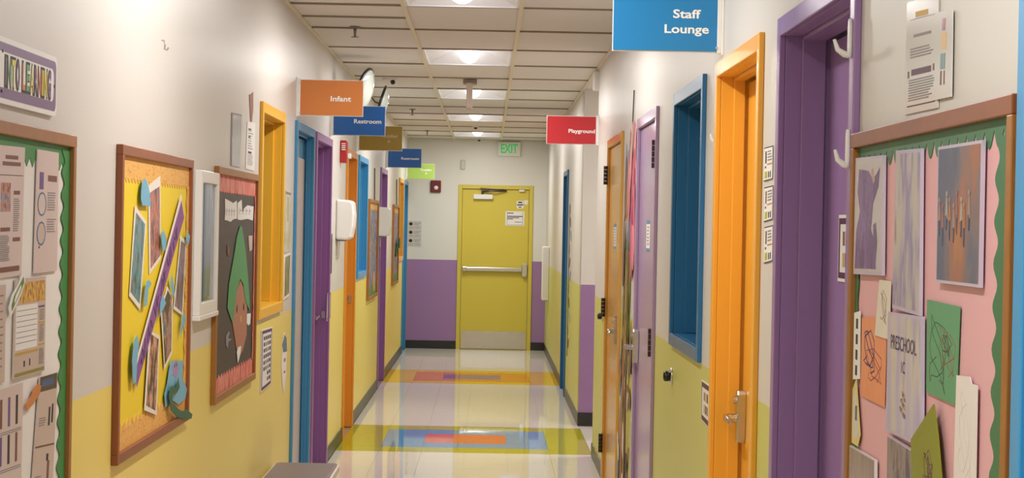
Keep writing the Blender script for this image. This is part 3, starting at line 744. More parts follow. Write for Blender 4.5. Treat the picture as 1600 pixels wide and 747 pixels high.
sheet('pinned_calendar', 'L', q4('g_p3'), .0085, MENU2, 'yellow headed calendar sheet pinned under the green leaf cutout', 'paper',
      [(.15, .04, .97, .25, mat_photo('calendar_head', [(150, 90, 40), (210, 160, 60), (236, 190, 80)], 60, .3, (1, 1, 1), 4)), (.03, .27, .72, .72, M_PAPER), (.03, .745, .75, .77, GOLD), (.03, .95, .97, .985, mat('ink_olive', (140, 134, 70), rough=.5)), (.76, .3, .96, .32, PUR_I), (.78, .47, .97, .485, GOLD), (.78, .7, .97, .715, GOLD), (.3, .84, .34, .9, M_INK), (.48, .83, .51, .9, M_INK)]
      + lines(.32, .7, 7, .05, .7, M_GREY, .12, 0) + lines(.34, .46, 6, .8, .95, M_GREY) + lines(.5, .68, 9, .8, .95, M_GREY) + lines(.75, .92, 9, .8, .95, M_GREY), th=.004)
sheet('pinned_chart', 'L', q4('g_p4'), .0085, MENU, 'pinned chart of small tools in rows, beside the two-panel leaflet', 'paper',
      [(.12+.3*i, .1+.36*j, .2+.3*i, .38+.36*j, (BRN, PUR_I, M_INK)[(i+j) % 3]) for i in range(3) for j in range(2)] + lines(.42, .46, 2, .05, .95, M_GREY, .4, 0) + lines(.78, .82, 2, .05, .95, M_GREY, .4, 0))
sheet('pinned_leaflet', 'L', q4('g_p5'), .0085, MENU2, 'two-panel leaflet with a dark blue heading at the scalloped edge', 'paper',
      [(.03, .0, .97, .13, M_DKSTEEL), (.15, .03, .8, .09, mat('ink_navy', (58, 84, 132), rough=.4)), (.02, .60, .98, .615, BRN), (.6, .28, .68, .44, M_INK), (.76, .26, .84, .42, M_INK), (.6, .68, .7, .74, M_INK), (.66, .74, .76, .92, BRN)] + lines(.36, .44, 4, .12, .48, M_GREY) + lines(.86, .94, 4, .12, .45, M_GREY), th=.003)
sheet('pinned_strip', 'L', q4('g_p0'), .0085, MENU2, 'plain tan sheet beside the calendar sheet', 'paper', lines(.1, .9, 10, .1, .8, M_GREY, .2))
o = sheet('leaf_cutout', 'L', None, .0135, M_PAPER, 'small green leaf cutout on white paper over the calendar', 'cutout', poly=G['g_leaf'])
mb = MB(); slab(mb, 'L', G['g_leaf_in'], .015, .0155); mb.build('print', mat('leaf_green', (96, 130, 62), rough=.5), o)
mb = MB(); slab(mb, 'L', grow(G['g_leaf_in'], .55), .0155, .0158); mb.build('print', M_PAPER, o)
o = sheet('hot_dog_cutout', 'L', None, .0125, mat('cut_orange', (206, 130, 70), rough=.5), 'orange food cutout beside the two-panel leaflet', 'cutout', poly=G['g_dog'])

# ---- learning sign above it
t = tag(empty('wall_plaque', P3('L', 4.3, 1.865, 0)), 'white plaque with purple border and colourful letters reading INTO LEARNING', 'sign')
a0, a1, z0, z1 = 3.85, 4.775, 1.866, 2.010
def rrect(a0, a1, z0, z1, r, n=4):
    out = []
    for cx, cz, s in ((a1-r, z1-r, 0), (a0+r, z1-r, 1), (a0+r, z0+r, 2), (a1-r, z0+r, 3)):
        for i in range(n+1):
            an = math.pi/2*(s+i/n); out.append((cx+r*math.cos(an), cz+r*math.sin(an)))
    return out
mb = MB(); slab(mb, 'L', rrect(a0, a1, z0, z1, .02), 0, .010); mb.build('plate', M_WHITE, t)
mb = MB(); slab(mb, 'L', rrect(a0+.015, a1-.012, z0+.012, z1-.012, .018), .010, .0106); mb.build('border', mat('plaque_purple', (118, 84, 130), rough=.4), t)
mb = MB(); slab(mb, 'L', rrect(a0+.03, a1-.04, z0+.034, z1-.032, .02), .0106, .0112); mb.build('face', M_WHITE, t)
LC = [mat('letter_%d' % i, c, rough=.4) for i, c in enumerate([(110, 66, 110), (90, 150, 90), (226, 206, 60), (206, 116, 60)])]
yy = 4.256
for i, ch in enumerate('INTO LEARNING'):
    w = .017 if ch == 'I' else .034
    if ch == ' ': yy += .018; continue
    mb = MB(); text_mesh(ch, mb, 0, P3('L', yy+w/2, 1.938, .0112), (0,1,0), (0,0,1), (1,0,0), .064, w+.006, .0004, thick=.06)
    lt = mb.build('letter', M_INK, t)
    mb = MB(); text_mesh(ch, mb, 0, P3('L', yy+w/2, 1.938, .0112), (0,1,0), (0,0,1), (1,0,0), .056, w-.002, .0010, thick=.035)
    mb.build('letter_fill', LC[(0, 1, 2, 0, 0, 3, 1, 2, 0, 3, 2, 2, 0)[i]], lt); yy += w+.005
for y, z in ((4.235, 1.978), (4.235, 1.892), (4.742, 1.938)): MB().tube([P3('L', y, z, .0106), P3('L', y, z, .0128)], .0035, 8).build('screw', M_DKSTEEL, t)

# ---- yellow collage board
M_YPAP = mat('collage_yellow', (236, 208, 36), rough=.55)
M_FRNG = mat_photo('fringe_wood', [(214, 150, 70), (234, 184, 100), (226, 170, 84)], 10, .6, (1, 4, 14), 1)
bd = board('L', 5.60, 6.945, .915, 1.835, M_WOODR, M_YPAP, 'yellow collage board with photographs and a diagonal purple banner')
edge_strip('L', 'y', 5.63, 6.915, 1.805, 1.728, 26, M_FRNG, bd, 'zig', dip=.18)
edge_strip('L', 'y', 5.63, 6.915, .945, 1.03, 20, M_FRNG, bd, 'zig', dip=.3)
edge_strip('L', 'z', 1.0, 1.74, 6.915, 6.86, 12, M_FRNG, bd, 'wave', .0078, dip=.3)
M_PB = mat('photo_border', (236, 230, 220), rough=.4)
PH = {'A': [(50, 30, 30), (150, 70, 60), (200, 120, 100), (70, 60, 130)], 'B': [(40, 40, 44), (60, 130, 140), (90, 150, 160), (120, 70, 60)], 'C': [(40, 30, 32), (130, 80, 80), (70, 90, 150), (180, 130, 110)],
      'D': [(26, 22, 26), (50, 40, 44), (190, 130, 110), (60, 110, 130)], 'E': [(24, 20, 24), (40, 32, 36), (206, 140, 110), (216, 170, 150)]}
desc = {'A': 'tilted photograph in reds beside the first blue drop on the yellow board', 'B': 'teal and dark photograph with slanted top on the yellow board', 'C': 'dark photograph between the purple banner and the small white window', 'D': 'dark photograph below the purple banner on the yellow board', 'E': 'tall dark photograph of a pale figure low on the yellow board'}
for i, k in enumerate('ABCDE'):
    o = sheet('photograph', 'L', None, .0076+.0012*i, M_PB, desc[k], 'photo', poly=G['y_photo'+k], group='photographs on the yellow board')
    mb = MB(); slab(mb, 'L', G['y_photo%s_in' % k], .0091+.0012*i, .0094+.0012*i); mb.build('print', mat_photo('kid_photo_'+k, PH[k], 14, .25, (1, 1.6, 1), i*3.1), o)
o = sheet('paper_banner', 'L', None, .0150, M_PB, 'long purple banner with black script running diagonally over the yellow board', 'banner', poly=G['y_banner'])
mb = MB(); slab(mb, 'L', G['y_banner_in'], .0165, .0169); mb.build('print', mat('banner_purple', (134, 78, 148), rough=.5), o)
A, B, C, D = [Vector((p[0], p[1])) for p in G['y_banner_in']]
mb = MB()
n = 60; pts = []
for i in range(n+1):
    s = .08+.82*i/n
    if i % 10 in (8, 9):
        if len(pts) > 1: mb.tube([P3('L', p[0], p[1], .0170) for p in pts], .0042, 5, flat=(.2, 1), ref0=(1,0,0))
        pts = []; continue
    c = (D*(1-s)+A*s)*.5+(C*(1-s)+B*s)*.5
    w = ((A-B).length*.30)*math.sin(i*2.2+math.sin(i*.7))
    pts.append(c+Vector((-.25, .97))*w)
mb.build('lettering', M_INK, o)
M_DROP = mat('drop_blue', (116, 178, 208), rough=.5, noise=.06)
for i, k in enumerate(['y_dropA']+['y_drop%d' % j for j in range(7)]):
    lab = ['tall rounded light blue paper drop near the top of the yellow board', 'light blue paper drop overlapping the red photograph', 'hooked light blue paper drop under the teal photograph', 'slim light blue paper drop just below the middle of the purple banner',
           'light blue paper drop across the middle of the purple banner', 'slim light blue paper drop under the photograph nearest the small white window', 'small light blue paper drop at the tip of the photograph nearest the small white window', 'long light blue paper drop at the foot of the purple banner'][i]
    sheet('paper_drop', 'L', None, .0175+.0002*i, M_DROP, lab, 'cutout', poly=G[k], group='blue paper drops on the yellow board', th=.0012)
o = sheet('creature_cutout', 'L', None, .0135, M_DROP, 'light blue paper creature with a lilac face at the corner of the yellow board', 'cutout', poly=G['y_fish'])
mb = MB(); slab(mb, 'L', G['y_fish_face'], .015, .0156); mb.build('face', mat('lilac_card', (164, 140, 190), rough=.5), o)
mb = MB(); fp = G['y_fish_face']; cx = sum(p[0] for p in fp)/5; cz = sum(p[1] for p in fp)/5
for dy, dz in ((-.02, .015), (.02, .015)): mb.lathe(P3('L', cx+dy, cz+dz, .0156), (1,0,0), [(0, .007), (.0004, .007)], 10)
mb.build('eye', M_INK, o)
sheet('paper_snake', 'L', None, .0225, mat('snake_green', (40, 96, 66), rough=.5), 'dark green curled paper strip over the blue paper creature', 'cutout', poly=G['y_snake'], th=.0015)
bl = [(a+.27, z) for a, z in G['y_blob']]

# ---- black board with green hat figure
M_BPAP = mat('collage_black', (52, 46, 48), rough=.45, noise=.15, nscale=14)
M_FRNR = mat_photo('fringe_red', [(190, 74, 60), (222, 120, 104), (232, 160, 140), (200, 80, 66)], 9, .6, (1, 6, 1), 5)
bd = board('L', 7.60, 8.93, .905, 1.835, M_WOOD, M_BPAP, 'black notice board with red fringe and a paper figure in a green hat')
edge_strip('L', 'y', 7.63, 8.90, 1.805, 1.732, 18, M_FRNR, bd, 'zig', dip=.12)
edge_strip('L', 'y', 7.63, 8.90, .935, 1.010, 16, M_FRNR, bd, 'zig', dip=.25)
edge_strip('L', 'z', 1.0, 1.74, 7.63, 7.665, 8, M_FRNR, bd, 'wave', .0078, dip=.3); edge_strip('L', 'z', 1.0, 1.74, 8.90, 8.86, 8, M_FRNR, bd, 'wave', .0078, dip=.3)
for k, lab in (('b_letA', 'torn white paper lettering strip, the wider piece above the green hat'), ('b_letB', 'torn white paper lettering strip, the sloped piece above the green hat')):
    o = sheet('paper_lettering', 'L', None, .0072, M_PAPER, lab, 'paper', poly=G[k]); q = G[k]
    ys = [p[0] for p in q]; zs = [p[1] for p in q]; qq = [(min(ys), max(zs)), (max(ys), max(zs)), (max(ys), min(zs)), (min(ys), min(zs))]
    print_bits('L', qq, .0087, [(.12+.2*i, .42, .14+.2*i, .72, M_GREY) for i in range(4)] + [(.12+.2*i, .5, .22+.2*i, .54, M_GREY) for i in range(4)], o)
o = sheet('paper_figure', 'L', None, .0072, mat('skin_brown_card', (176, 116, 92), rough=.5, noise=.06), 'brown paper figure with pointed green hat on the black board', 'cutout', poly=G['b_face'])
mb = MB(); slab(mb, 'L', G['b_hat'], .0088, .0102); mb.build('hat', mat('hat_green', (72, 152, 92), rough=.5, noise=.08), o)
mb = MB(); slab(mb, 'L', G['b_beard'], .0088, .0102); mb.build('beard', M_PAPER, o)
mb = MB(); slab(mb, 'L', [(8.40, 1.215), (8.46, 1.215), (8.46, 1.19), (8.40, 1.19)], .0088, .0096); mb.build('nose', GOLD, o)
mb = MB()
for y in (8.30, 8.53): mb.lathe(P3('L', y, 1.25, .0087), (1,0,0), [(0, .018), (.0006, .018)], 10)
mb.build('eye', M_INK, o)
for k, m, lab in (('b_badge', M_PAPER, 'small white paper badge with a grey mark on the black board'), ('b_noseA', MENU2, 'small tan paper curl beside the point of the green hat'), ('b_curlA', M_GREY, 'grey paper curl low on the black board'), ('b_curlB', BRN, 'thin brown paper scrap between the green hat and the oak frame')):
    sheet('paper_scrap', 'L', None, .0072, m, lab, 'cutout', poly=G[k])

# ---- far boards on the left
for a0, a1, label in ((17.30, 18.72, 'oak framed board of blue collage between the bright blue window and the purple doorway'), (21.74, 23.05, 'oak framed board of blue collage before the orange window')):
    bd = board('L', a0, a1, .94, 1.845, M_WOOD, mat_photo('far_collage', [(40, 50, 96), (110, 130, 190), (176, 160, 170), (60, 60, 60), (190, 150, 110)], 5, .5, (1, 2.5, 1.4), 3), label, fd=.024)
    edge_strip('L', 'y', a0+.03, a1-.03, 1.815, 1.74, 12, M_FRNG, bd, 'zig', dip=.3)
    MB().tube([P3('L', (a0+a1)/2+.1, 1.84, .012), P3('L', (a0+a1)/2+.1, 2.14, .008)], .006, 6).build('cord', M_DKSTEEL, bd)
    edge_strip('L', 'y', a0+.03, a1-.03, .97, 1.07, 10, mat('grass_green', (96, 134, 74), rough=.6), bd, 'zig', dip=.5)
mb = MB()
for i in range(3):
    a = [(22.55+.16*math.cos(t*math.pi/5)+i*.12, 1.31+.05*i+.06*math.sin(t*math.pi/5)) for t in range(10)]
    slab(mb, 'L', a, .0095+.012*i, .0200+.012*i)
tag(mb.build('paper_ball', mat('ball_green', (36, 96, 56), rough=.6)), 'dark green layered paper ball stuck on the last oak framed board', 'cutout')
o = sheet('paper_leaves', 'L', None, .008, mat('tan_card', (206, 160, 110), rough=.6), 'tan paper shape low on the collage board by the bright blue window', 'cutout', poly=[(18.2, 1.2), (18.45, 1.14), (18.5, 1.02), (18.3, 0.98), (18.1, 1.08)])

# ---- pink board (right wall)
M_PINK = mat('board_pink', (226, 172, 176), rough=.6); M_DKG = mat('border_dark_green', (58, 116, 76), rough=.45)
bd = board('R', 2.80, 4.05, .91, 1.826, M_WOODR, M_PINK, 'pink notice board with dark green toothed border full of children\'s art', fw=.030, wood2=M_WOOD)
edge_strip('R', 'y', 2.83, 4.02, 1.798, 1.752, 21, M_DKG, bd, 'lobe', dip=.62)
edge_strip('R', 'z', .94, 1.77, 2.835, 2.925, 13, M_DKG, bd, 'wave', .0078, dip=.28)
edge_strip('R', 'z', .94, 1.77, 4.020, 3.985, 10, M_DKG, bd, 'wave', .0078, dip=.3)
photoP = lambda n, c, sc, st, sd: mat_photo('art_print_%d' % n, c, sc, .16, st, sd)
def sleeve(k, m, label, off=.0095, rim=M_CLEARP, inset=.955, cat='artwork', th=.006):
    o = sheet('sleeved_artwork', 'R', None, off, rim, label, cat, poly=G[k], th=th)
    mb = MB(); slab(mb, 'R', grow(G[k], inset), off+th, off+th+.0004); mb.build('print', m, o)
    return o
LAV = mat('sleeve_lavender', (206, 196, 218), rough=.12, spec=.7)
o = sleeve('p_1', mat('pale_wash', (206, 200, 198), rough=.2, noise=.1, nscale=6), 'purple painting in a clear sleeve next to the purple doorway', rim=LAV)
q = G['p_1']
PUR_P = photoP(1, [(70, 46, 92), (104, 74, 130), (124, 98, 152), (90, 62, 112)], 6, (1, 3, .8), 1.3)
print_bits('R', q, .0159, [([(.16, .10), (.5, .12), (.68, .2), (.9, .1), (.86, .26), (.68, .40), (.62, .62), (.74, .72), (.8, .95), (.06, .95), (.10, .62), (.22, .46), (.12, .3)], PUR_P),
    ([(.70, .58), (.78, .56), (.84, .72), (.78, .95), (.70, .95)], PUR_P), ([(.60, .12), (.66, .1), (.74, .2), (.68, .24)], mat('tan_mark', (190, 160, 130), rough=.3))], o)
sleeve('p_2', photoP(2, [(150, 104, 60), (206, 196, 180), (196, 190, 184), (150, 140, 180), (214, 204, 188)], 4, (1, 3, .8), 5.2), 'pale streaky painting in a long clear sleeve above the PRESCHOOL 1C sheet', rim=LAV)
o = sleeve('p_3', photoP(3, [(86, 100, 124), (104, 108, 126), (128, 112, 116), (170, 112, 86), (186, 130, 80)], 3.4, (1, 1.6, 1), 2.2), 'large grey blue photograph in a clear sleeve above the green drawing', rim=LAV)
q = G['p_3']; blobs = []
for i in range(9):
    u = .07+.085*i+.012*math.sin(i*3.3); v = .44+.05*math.sin(i*2.1)
    c = mat('child_tone_%d' % (i % 4), [(168, 138, 124), (158, 106, 104), (176, 164, 156), (182, 122, 72)][i % 4], rough=.25)
    blobs.append(([(u+.022*math.cos(t*1.047), v-.045+.022*math.sin(t*1.047)) for t in range(6)], c)); blobs.append(([(u-.012, v-.02), (u+.014, v-.02), (u+.034, v+.10+.02*(i % 3)), (u-.03, v+.11)], c)); blobs.append(([(u-.014, v+.11), (u+.012, v+.11), (u+.006, v+.22+.03*(i % 2)), (u-.008, v+.22)], mat('child_dark', (84, 88, 112), rough=.25)))
print_bits('R', q, .0161, blobs, o)
def q_bb(k):
    ys = [p[0] for p in G[k]]; zs = [p[1] for p in G[k]]
    return [(max(ys), max(zs)), (min(ys), max(zs)), (min(ys), min(zs)), (max(ys), min(zs))]
def scribble(k, m, parent, off, n=26, r=.0016, seed=1, box=(.15, .85, .15, .85)):
    rnd = random.Random(seed); q = q_bb(k); mb = MB(); pts = []
    for i in range(n):
        t = i/n*6.28*2.3
        u = (box[0]+box[1])/2+(box[1]-box[0])/2*math.sin(t*1.3+rnd.random()*.5)*rnd.uniform(.6, 1); v = (box[2]+box[3])/2+(box[3]-box[2])/2*math.cos(t)*rnd.uniform(.6, 1)
        pts.append(quad_map(q, u, v))
    mb.tube([P3('R', a, z, off) for a, z in pts], r, 5, flat=(.3, 1), ref0=(1,0,0))
    return mb.build('crayon_line', m, parent)
o = sheet('paper_note', 'R', None, .0105, mat('paper_cream', (224, 214, 196), rough=.6), 'cream note with a red and grey word, above the orange drawing', 'paper', poly=G['p_4'])
scribble('p_4', BRN, o, .012, 14, .0012, 3, (.35, .8, .15, .8))
o = sheet('paper_strip', 'R', None, .0105, M_PAPER, 'narrow white strip with black marks at the edge of the pink board', 'paper', poly=G['p_5'])
print_bits('R', q_bb('p_5'), .012, [(.35, .12+.22*i, .62, .26+.22*i, M_INK) for i in range(4)], o)
o = sheet('orange_drawing', 'R', None, .0085, mat('paper_orange', (232, 150, 104), rough=.6, noise=.06), 'orange paper with dark purple crayon marks on the pink board', 'drawing', poly=G['p_6'])
INKP = mat('crayon_purple', (74, 44, 90), rough=.6)
scribble('p_6', INKP, o, .010, 22, .0022, 5, (.1, .6, .1, .7)); scribble('p_6', mat('crayon_maroon', (130, 50, 60), rough=.6), o, .010, 20, .0013, 6, (.2, .9, .35, .8))
o = sleeve('p_7', photoP(7, [(186, 178, 210), (200, 190, 214), (214, 206, 190), (176, 166, 204)], 3, (1, 4, 1), 6.6), 'lavender sheet reading PRESCHOOL 1C in a clear sleeve', rim=LAV, inset=.95, off=.010)
qq = G['p_7']; NAVY = mat('ink_plum', (70, 50, 90), rough=.5)
for body, fz, wd, hg in (('PRESCHOOL', .245, .215, .026), ('1C', .43, .030, .022)):
    c = quad_map(qq, .5, fz)
    mb = MB(); text_mesh(body, mb, 0, P3('R', c[0], c[1], .0165), (0,-1,0), (0,0,1), (-1,0,0), hg, wd, .0006, thick=.0); mb.build('lettering', NAVY, o)
print_bits('R', qq, .0165, [(.5-.028*(1+i//5)+.05*(i % 5)*(.3+.14*(i//5)), .62+.026*i*.5, .545-.028*(1+i//5)+.05*(i % 5)*(.3+.14*(i//5)), .65+.026*i*.5, mat('fig_%d' % (i % 3), [(190, 160, 90), (150, 110, 120), (90, 100, 140)][i % 3], rough=.4)) for i in range(15)], o)
o = sheet('green_drawing', 'R', None, .0085, mat('paper_green', (98, 156, 112), rough=.6, noise=.04), 'green paper with dark looping crayon lines on the pink board', 'drawing', poly=G['p_8'])
scribble('p_8', mat('crayon_green', (28, 60, 44), rough=.6), o, .010, 34, .0011, 9, (.06, .7, .1, .95)); scribble('p_8', mat('crayon_red', (150, 70, 60), rough=.6), o, .010, 22, .0010, 11, (.4, .92, .25, .75))
scribble('p_8', M_INK, o, .010, 12, .0012, 12, (.5, .8, .3, .55))
o = sheet('white_drawing', 'R', None, .0105, mat('paper_pinkish', (232, 222, 216), rough=.6), 'long pale paper with faint pencil marks hanging beside the scalloped border', 'drawing', poly=G['p_9'])
scribble('p_9', mat('pencil_faint', (200, 196, 196), rough=.7), o, .012, 24, .0010, 14, (.15, .85, .1, .9))
o = sheet('yellow_strip', 'R', None, .0108, mat('paper_straw', (222, 204, 130), rough=.6), 'pointed yellow edged paper strip below the narrow white strip', 'paper', poly=G['p_10'])
mb = MB(); slab(mb, 'R', grow(G['p_10'], .74), .0123, .0127); mb.build('print', mat('paper_pale', (214, 208, 190), rough=.6), o)
print_bits('R', q_bb('p_10'), .0127, [(.42, .40, .62, .62, mat('ink_slate', (90, 100, 120), rough=.5))], o)
sleeve('p_11', photoP(11, [(150, 132, 124), (166, 148, 138), (140, 124, 118)], 2.5, (1, 5, 1), 8.1), 'brownish grey painting in a clear sleeve below the pointed yellow strip')
sleeve('p_12', photoP(12, [(80, 74, 90), (130, 120, 130), (160, 140, 130), (70, 62, 76)], 7, (1, 3, 1), 9.4), 'grey photograph in a clear sleeve below the PRESCHOOL 1C sheet', rim=LAV, off=.010)
o = sheet('green_fan', 'R', None, .0172, mat('paper_olive', (132, 138, 34), rough=.35, noise=.2, nscale=9), 'pointed olive green paper fan below the green drawing', 'cutout', poly=G['p_13'], th=.003)
scribble('p_13', BRN, o, .0203, 12, .0016, 21, (.35, .75, .45, .8)); scribble('p_13', INKP, o, .0203, 10, .0014, 22, (.5, .75, .5, .95))

# ---------------------------------------------------------------- loose sheets on the walls
INKR = mat('ink_maroon', (84, 40, 70), rough=.5)
sheet('wall_notice', 'R', G['r_1'], .001, M_CLEARP, 'long white notice with a dark purple heading bar above the pink board', 'paper',
      [(.12, .16, .9, .166, M_GREY), (.3, .10, .7, .15, GOLD), (.25, .30, .8, .325, M_GREY), (.2, .61, .8, .665, INKR), (.08, .93, .92, .94, M_INK), (.08, .62, .13, .68, BRN), (.86, .6, .9, .66, BRN)] + lines(.42, .52, 4, .15, .9, M_GREY) + lines(.70, .90, 9, .12, .92, M_GREY), th=.002)
o = sheet('wall_sleeve', 'R', G['r_2'], .003, M_CLEARP, 'narrow clear sleeve with a small colourful figure beside the long white notice', 'paper',
      [(.38, .08, .58, .22, mat('fig_magenta', (150, 50, 90), rough=.3)), (.36, .24, .66, .44, mat('fig_amber', (206, 164, 70), rough=.3)), (.34, .48, .62, .66, mat('fig_teal', (90, 130, 130), rough=.3)), (.36, .68, .44, .84, BRN), (.56, .68, .62, .84, BRN)], th=.002)
for i in range(3):
    q = G['r_card%d' % i]
    sheet('picture_card', 'R', q, .001, M_PAPER, ['topmost', 'middle', 'lowest'][i]+' of three small picture cards between the orange and purple doorways', 'card',
          [(.0, .0, 1, .03, M_INK), (.96, 0, 1, 1, M_INK), (0, .97, 1, 1, M_INK), (.14, .12, .28, .48, (M_INK, BRN, M_DKSTEEL)[i]), (.36, .5, .9, .54, mat('ink_tan', (196, 130, 70), rough=.5)), (.1, .72, .38, .92, mat('ink_lime', (176, 180, 60), rough=.5)), (.5, .74, .6, .92, M_INK), (.7, .74, .8, .92, M_INK), (.1, .56, .25, .62, PUR_I)] + lines(.12, .46, 4, .4, .9, M_GREY), group='small picture cards', th=.0012)
sheet('label_card', 'R', G['r_sw'], .001, M_WHITE, 'white card with purple bars and two pictures under the deep blue window', 'card',
      [(.06, .03, .94, .15, INKR), (.06, .85, .94, .97, INKR), (.02, .03, .08, .97, M_GREY), (.92, .03, .98, .97, M_GREY)] + [(.28+.16*i, .25+.3*j, .38+.16*i, .46+.3*j, (BRN, GOLD, M_INK)[(i+j) % 3]) for i in range(3) for j in range(2)], th=.003)
q = [(4.90, 1.666), (4.72, 1.666), (4.72, 1.50), (4.90, 1.50)]
o = sheet('door_card', 'R', q, -.115, M_WHITE, 'white card with purple border and two pictures on the purple door', 'card',
      [(.06, .05, .94, .14, INKR), (.06, .86, .94, .95, INKR), (.04, .05, .14, .95, INKR)] + [(.35+.18*i, .25+.32*j, .48+.18*i, .46+.32*j, (BRN, GOLD, M_INK)[(i+j) % 3]) for i in range(3) for j in range(2)], th=.003)
sheet('clear_sleeve', 'L', G['l_sleeve'], .001, mat('sleeve_grey', (176, 176, 182), rough=.15, spec=.8, noise=.1, nscale=12), 'shiny grey empty plastic sleeve above the black board', 'paper', [(0, 0, 1, .03, M_GREY), (0, 0, .06, 1, M_DKSTEEL)], th=.003)
sheet('wall_paper', 'L', G['l_paper'], .001, M_PAPER, 'white typed sheet between the plastic sleeve and the amber window', 'paper', [(.2, .62, .6, .66, M_INK), (.15, .14, .5, .17, M_INK), (.2, .3, .4, .33, M_INK)] + lines(.18, .6, 8, .15, .8, M_GREY, .3, .5) + lines(.68, .92, 7, .15, .85, M_GREY, .3), th=.0015)
o = sheet('dangling_cutout', 'L', None, .001, mat('cut_brown', (150, 96, 72), rough=.6), 'thin brown paper streamer above the typed sheet', 'cutout', poly=G['l_dangle'])
q = G['l_card']
sheet('picture_grid_card', 'L', q, .001, M_WHITE, 'tall white card with a purple border and rows of grey symbols on the yellow wall', 'card',
      [(.05, .02, .95, .07, INKR), (.05, .93, .95, .98, INKR), (.03, .02, .1, .98, PUR_I), (.92, .02, .97, .98, PUR_I)] + [(.2+.18*i, .12+.1*j, .32+.18*i, .18+.1*j, (M_INK, M_GREY, BRN)[(i*j) % 3]) for i in range(4) for j in range(8) if not (j > 5 and i < 2)], th=.004)
o = sheet('oval_cutout', 'L', None, .001, M_PAPER, 'white oval paper figure with a blue top beside the blue doorway', 'cutout', poly=G['l_oval'])
mb = MB(); slab(mb, 'L', G['l_oval_top'], .0025, .0035); mb.build('hat', mat('cut_slate', (90, 120, 150), rough=.5), o)
print_bits('L', [(10.27, .93), (10.46, .93), (10.46, .74), (10.27, .74)], .0025, [(.3, .15, .45, .25, M_INK), (.6, .15, .75, .25, M_INK), (.35, .5, .7, .56, BRN)], o)
sheet('framed_print', 'L', G['l_picA'], .001, mat_photo('pale_print', [(226, 220, 206), (206, 204, 180), (190, 190, 150)], 8, .3, (1, 1, 2), 3), 'pale print with a green edge between the amber window and the blue doorway', 'picture', [(.05, .02, .95, .06, M_GREY), (.3, .1, .6, .5, mat('wash_green', (180, 186, 150), rough=.5))], th=.006)
sheet('framed_print', 'L', G['l_picB'], .001, M_PAPER, 'framed print of dark green stems below the pale print', 'picture', [(.12, .06, .92, .94, mat_photo('stem_print', [(60, 60, 40), (120, 124, 70), (196, 190, 140)], 10, .3, (1, 3, 1), 7))], th=.006)
q = G['l_cardC']
sheet('label_card', 'L', q, .001, M_WHITE, 'white card with a purple border beside the purple doorway under the dispenser', 'card', [(.06, .03, .94, .12, INKR), (.06, .88, .94, .97, INKR), (.85, .03, .97, .97, INKR)] + lines(.25, .8, 4, .2, .7, M_GREY), th=.003)
o = sheet('wall_papers', 'E', [(-1.046, 1.675), (-.872, 1.675), (-.872, 1.342), (-1.046, 1.342)], .001, mat('paper_greyish', (206, 200, 190), rough=.6), 'sheet of three small black pictures on the end wall', 'paper',
      [b for j in range(3) for b in (([(.2+.14*math.cos(t*.785), .12+.33*j+.07*math.sin(t*.785)) for t in range(8)], M_INK), (.42, .08+.33*j, .95, .10+.33*j, M_GREY), (.42, .14+.33*j, .8, .16+.33*j, M_GREY), (.05, .24+.33*j, .4, .27+.33*j, GOLD), (.5, .24+.33*j, .9, .26+.33*j, M_GREY), (0, .31+.33*j, 1, .315+.33*j, M_GREY))], th=.002)

# paper flower collage between the lilac and the tan orange door
t = tag(empty('flower_collage', P3('R', 10.55, .1, 0)), 'tall paper collage of pink flowers and green stems between two closed doors', 'collage')
rnd = random.Random(4)
def petal(y, z, ln, w, ang, m, name, off):
    pts = []
    for i in range(10):
        a = 2*math.pi*i/10; u = math.cos(a)*ln/2; v = math.sin(a)*w/2*(1-.35*math.cos(a))
        pts.append((y+u*math.cos(ang)-v*math.sin(ang), z+u*math.sin(ang)+v*math.cos(ang)))
    mb = MB(); slab(mb, 'R', pts, off, off+.002); mb.build(name, m, t)
PK = [mat('petal_%d' % i, c, rough=.5) for i, c in enumerate([(206, 96, 130), (226, 130, 150), (190, 70, 104), (232, 160, 150), (214, 150, 90), (150, 110, 90)])]
GN = [mat('stem_%d' % i, c, rough=.5) for i, c in enumerate([(120, 140, 60), (90, 120, 66), (160, 150, 80)])]
OT = [mat('scrap_%d' % i, c, rough=.5) for i, c in enumerate([(228, 222, 208), (130, 90, 60), (70, 70, 76), (180, 130, 100), (110, 140, 170)])]
for i in range(22): petal(rnd.uniform(10.12, 10.55), rnd.uniform(1.50, 2.06), rnd.uniform(.2, .42), rnd.uniform(.08, .16), rnd.uniform(1.1, 2.0), PK[i % 4], 'petal', .001+.0007*i)
for i in range(12): petal(rnd.uniform(10.55, 10.92), rnd.uniform(1.45, 2.05), rnd.uniform(.2, .4), rnd.uniform(.05, .12), rnd.uniform(1.2, 1.9), (PK[4], PK[5], OT[1], OT[4])[i % 4], 'petal', .001+.0007*i)
for i in range(16): petal(rnd.uniform(10.45, 11.0), rnd.uniform(1.05, 1.50), rnd.uniform(.2, .4), rnd.uniform(.05, .12), rnd.uniform(1.2, 1.9), GN[i % 3], 'leaf', .001+.0007*i)
for i in range(26): petal(rnd.uniform(10.15, 11.02), rnd.uniform(.18, 1.02), rnd.uniform(.1, .3), rnd.uniform(.06, .14), rnd.uniform(.6, 2.5), OT[i % 5], 'scrap', .001+.0006*i)
for y0, y1, m in ((10.5, 10.45, OT[1]), (10.75, 10.62, OT[3])):
    mb = MB().tube([P3('R', y0, .15, .012), P3('R', y0-.05, .6, .016), P3('R', y1+.04, 1.0, .014), P3('R', y1, 1.5, .012)], [.018, .015, .012, .008], 6, flat=(.4, 1), ref0=(1,0,0)); mb.build('stem', m, t)
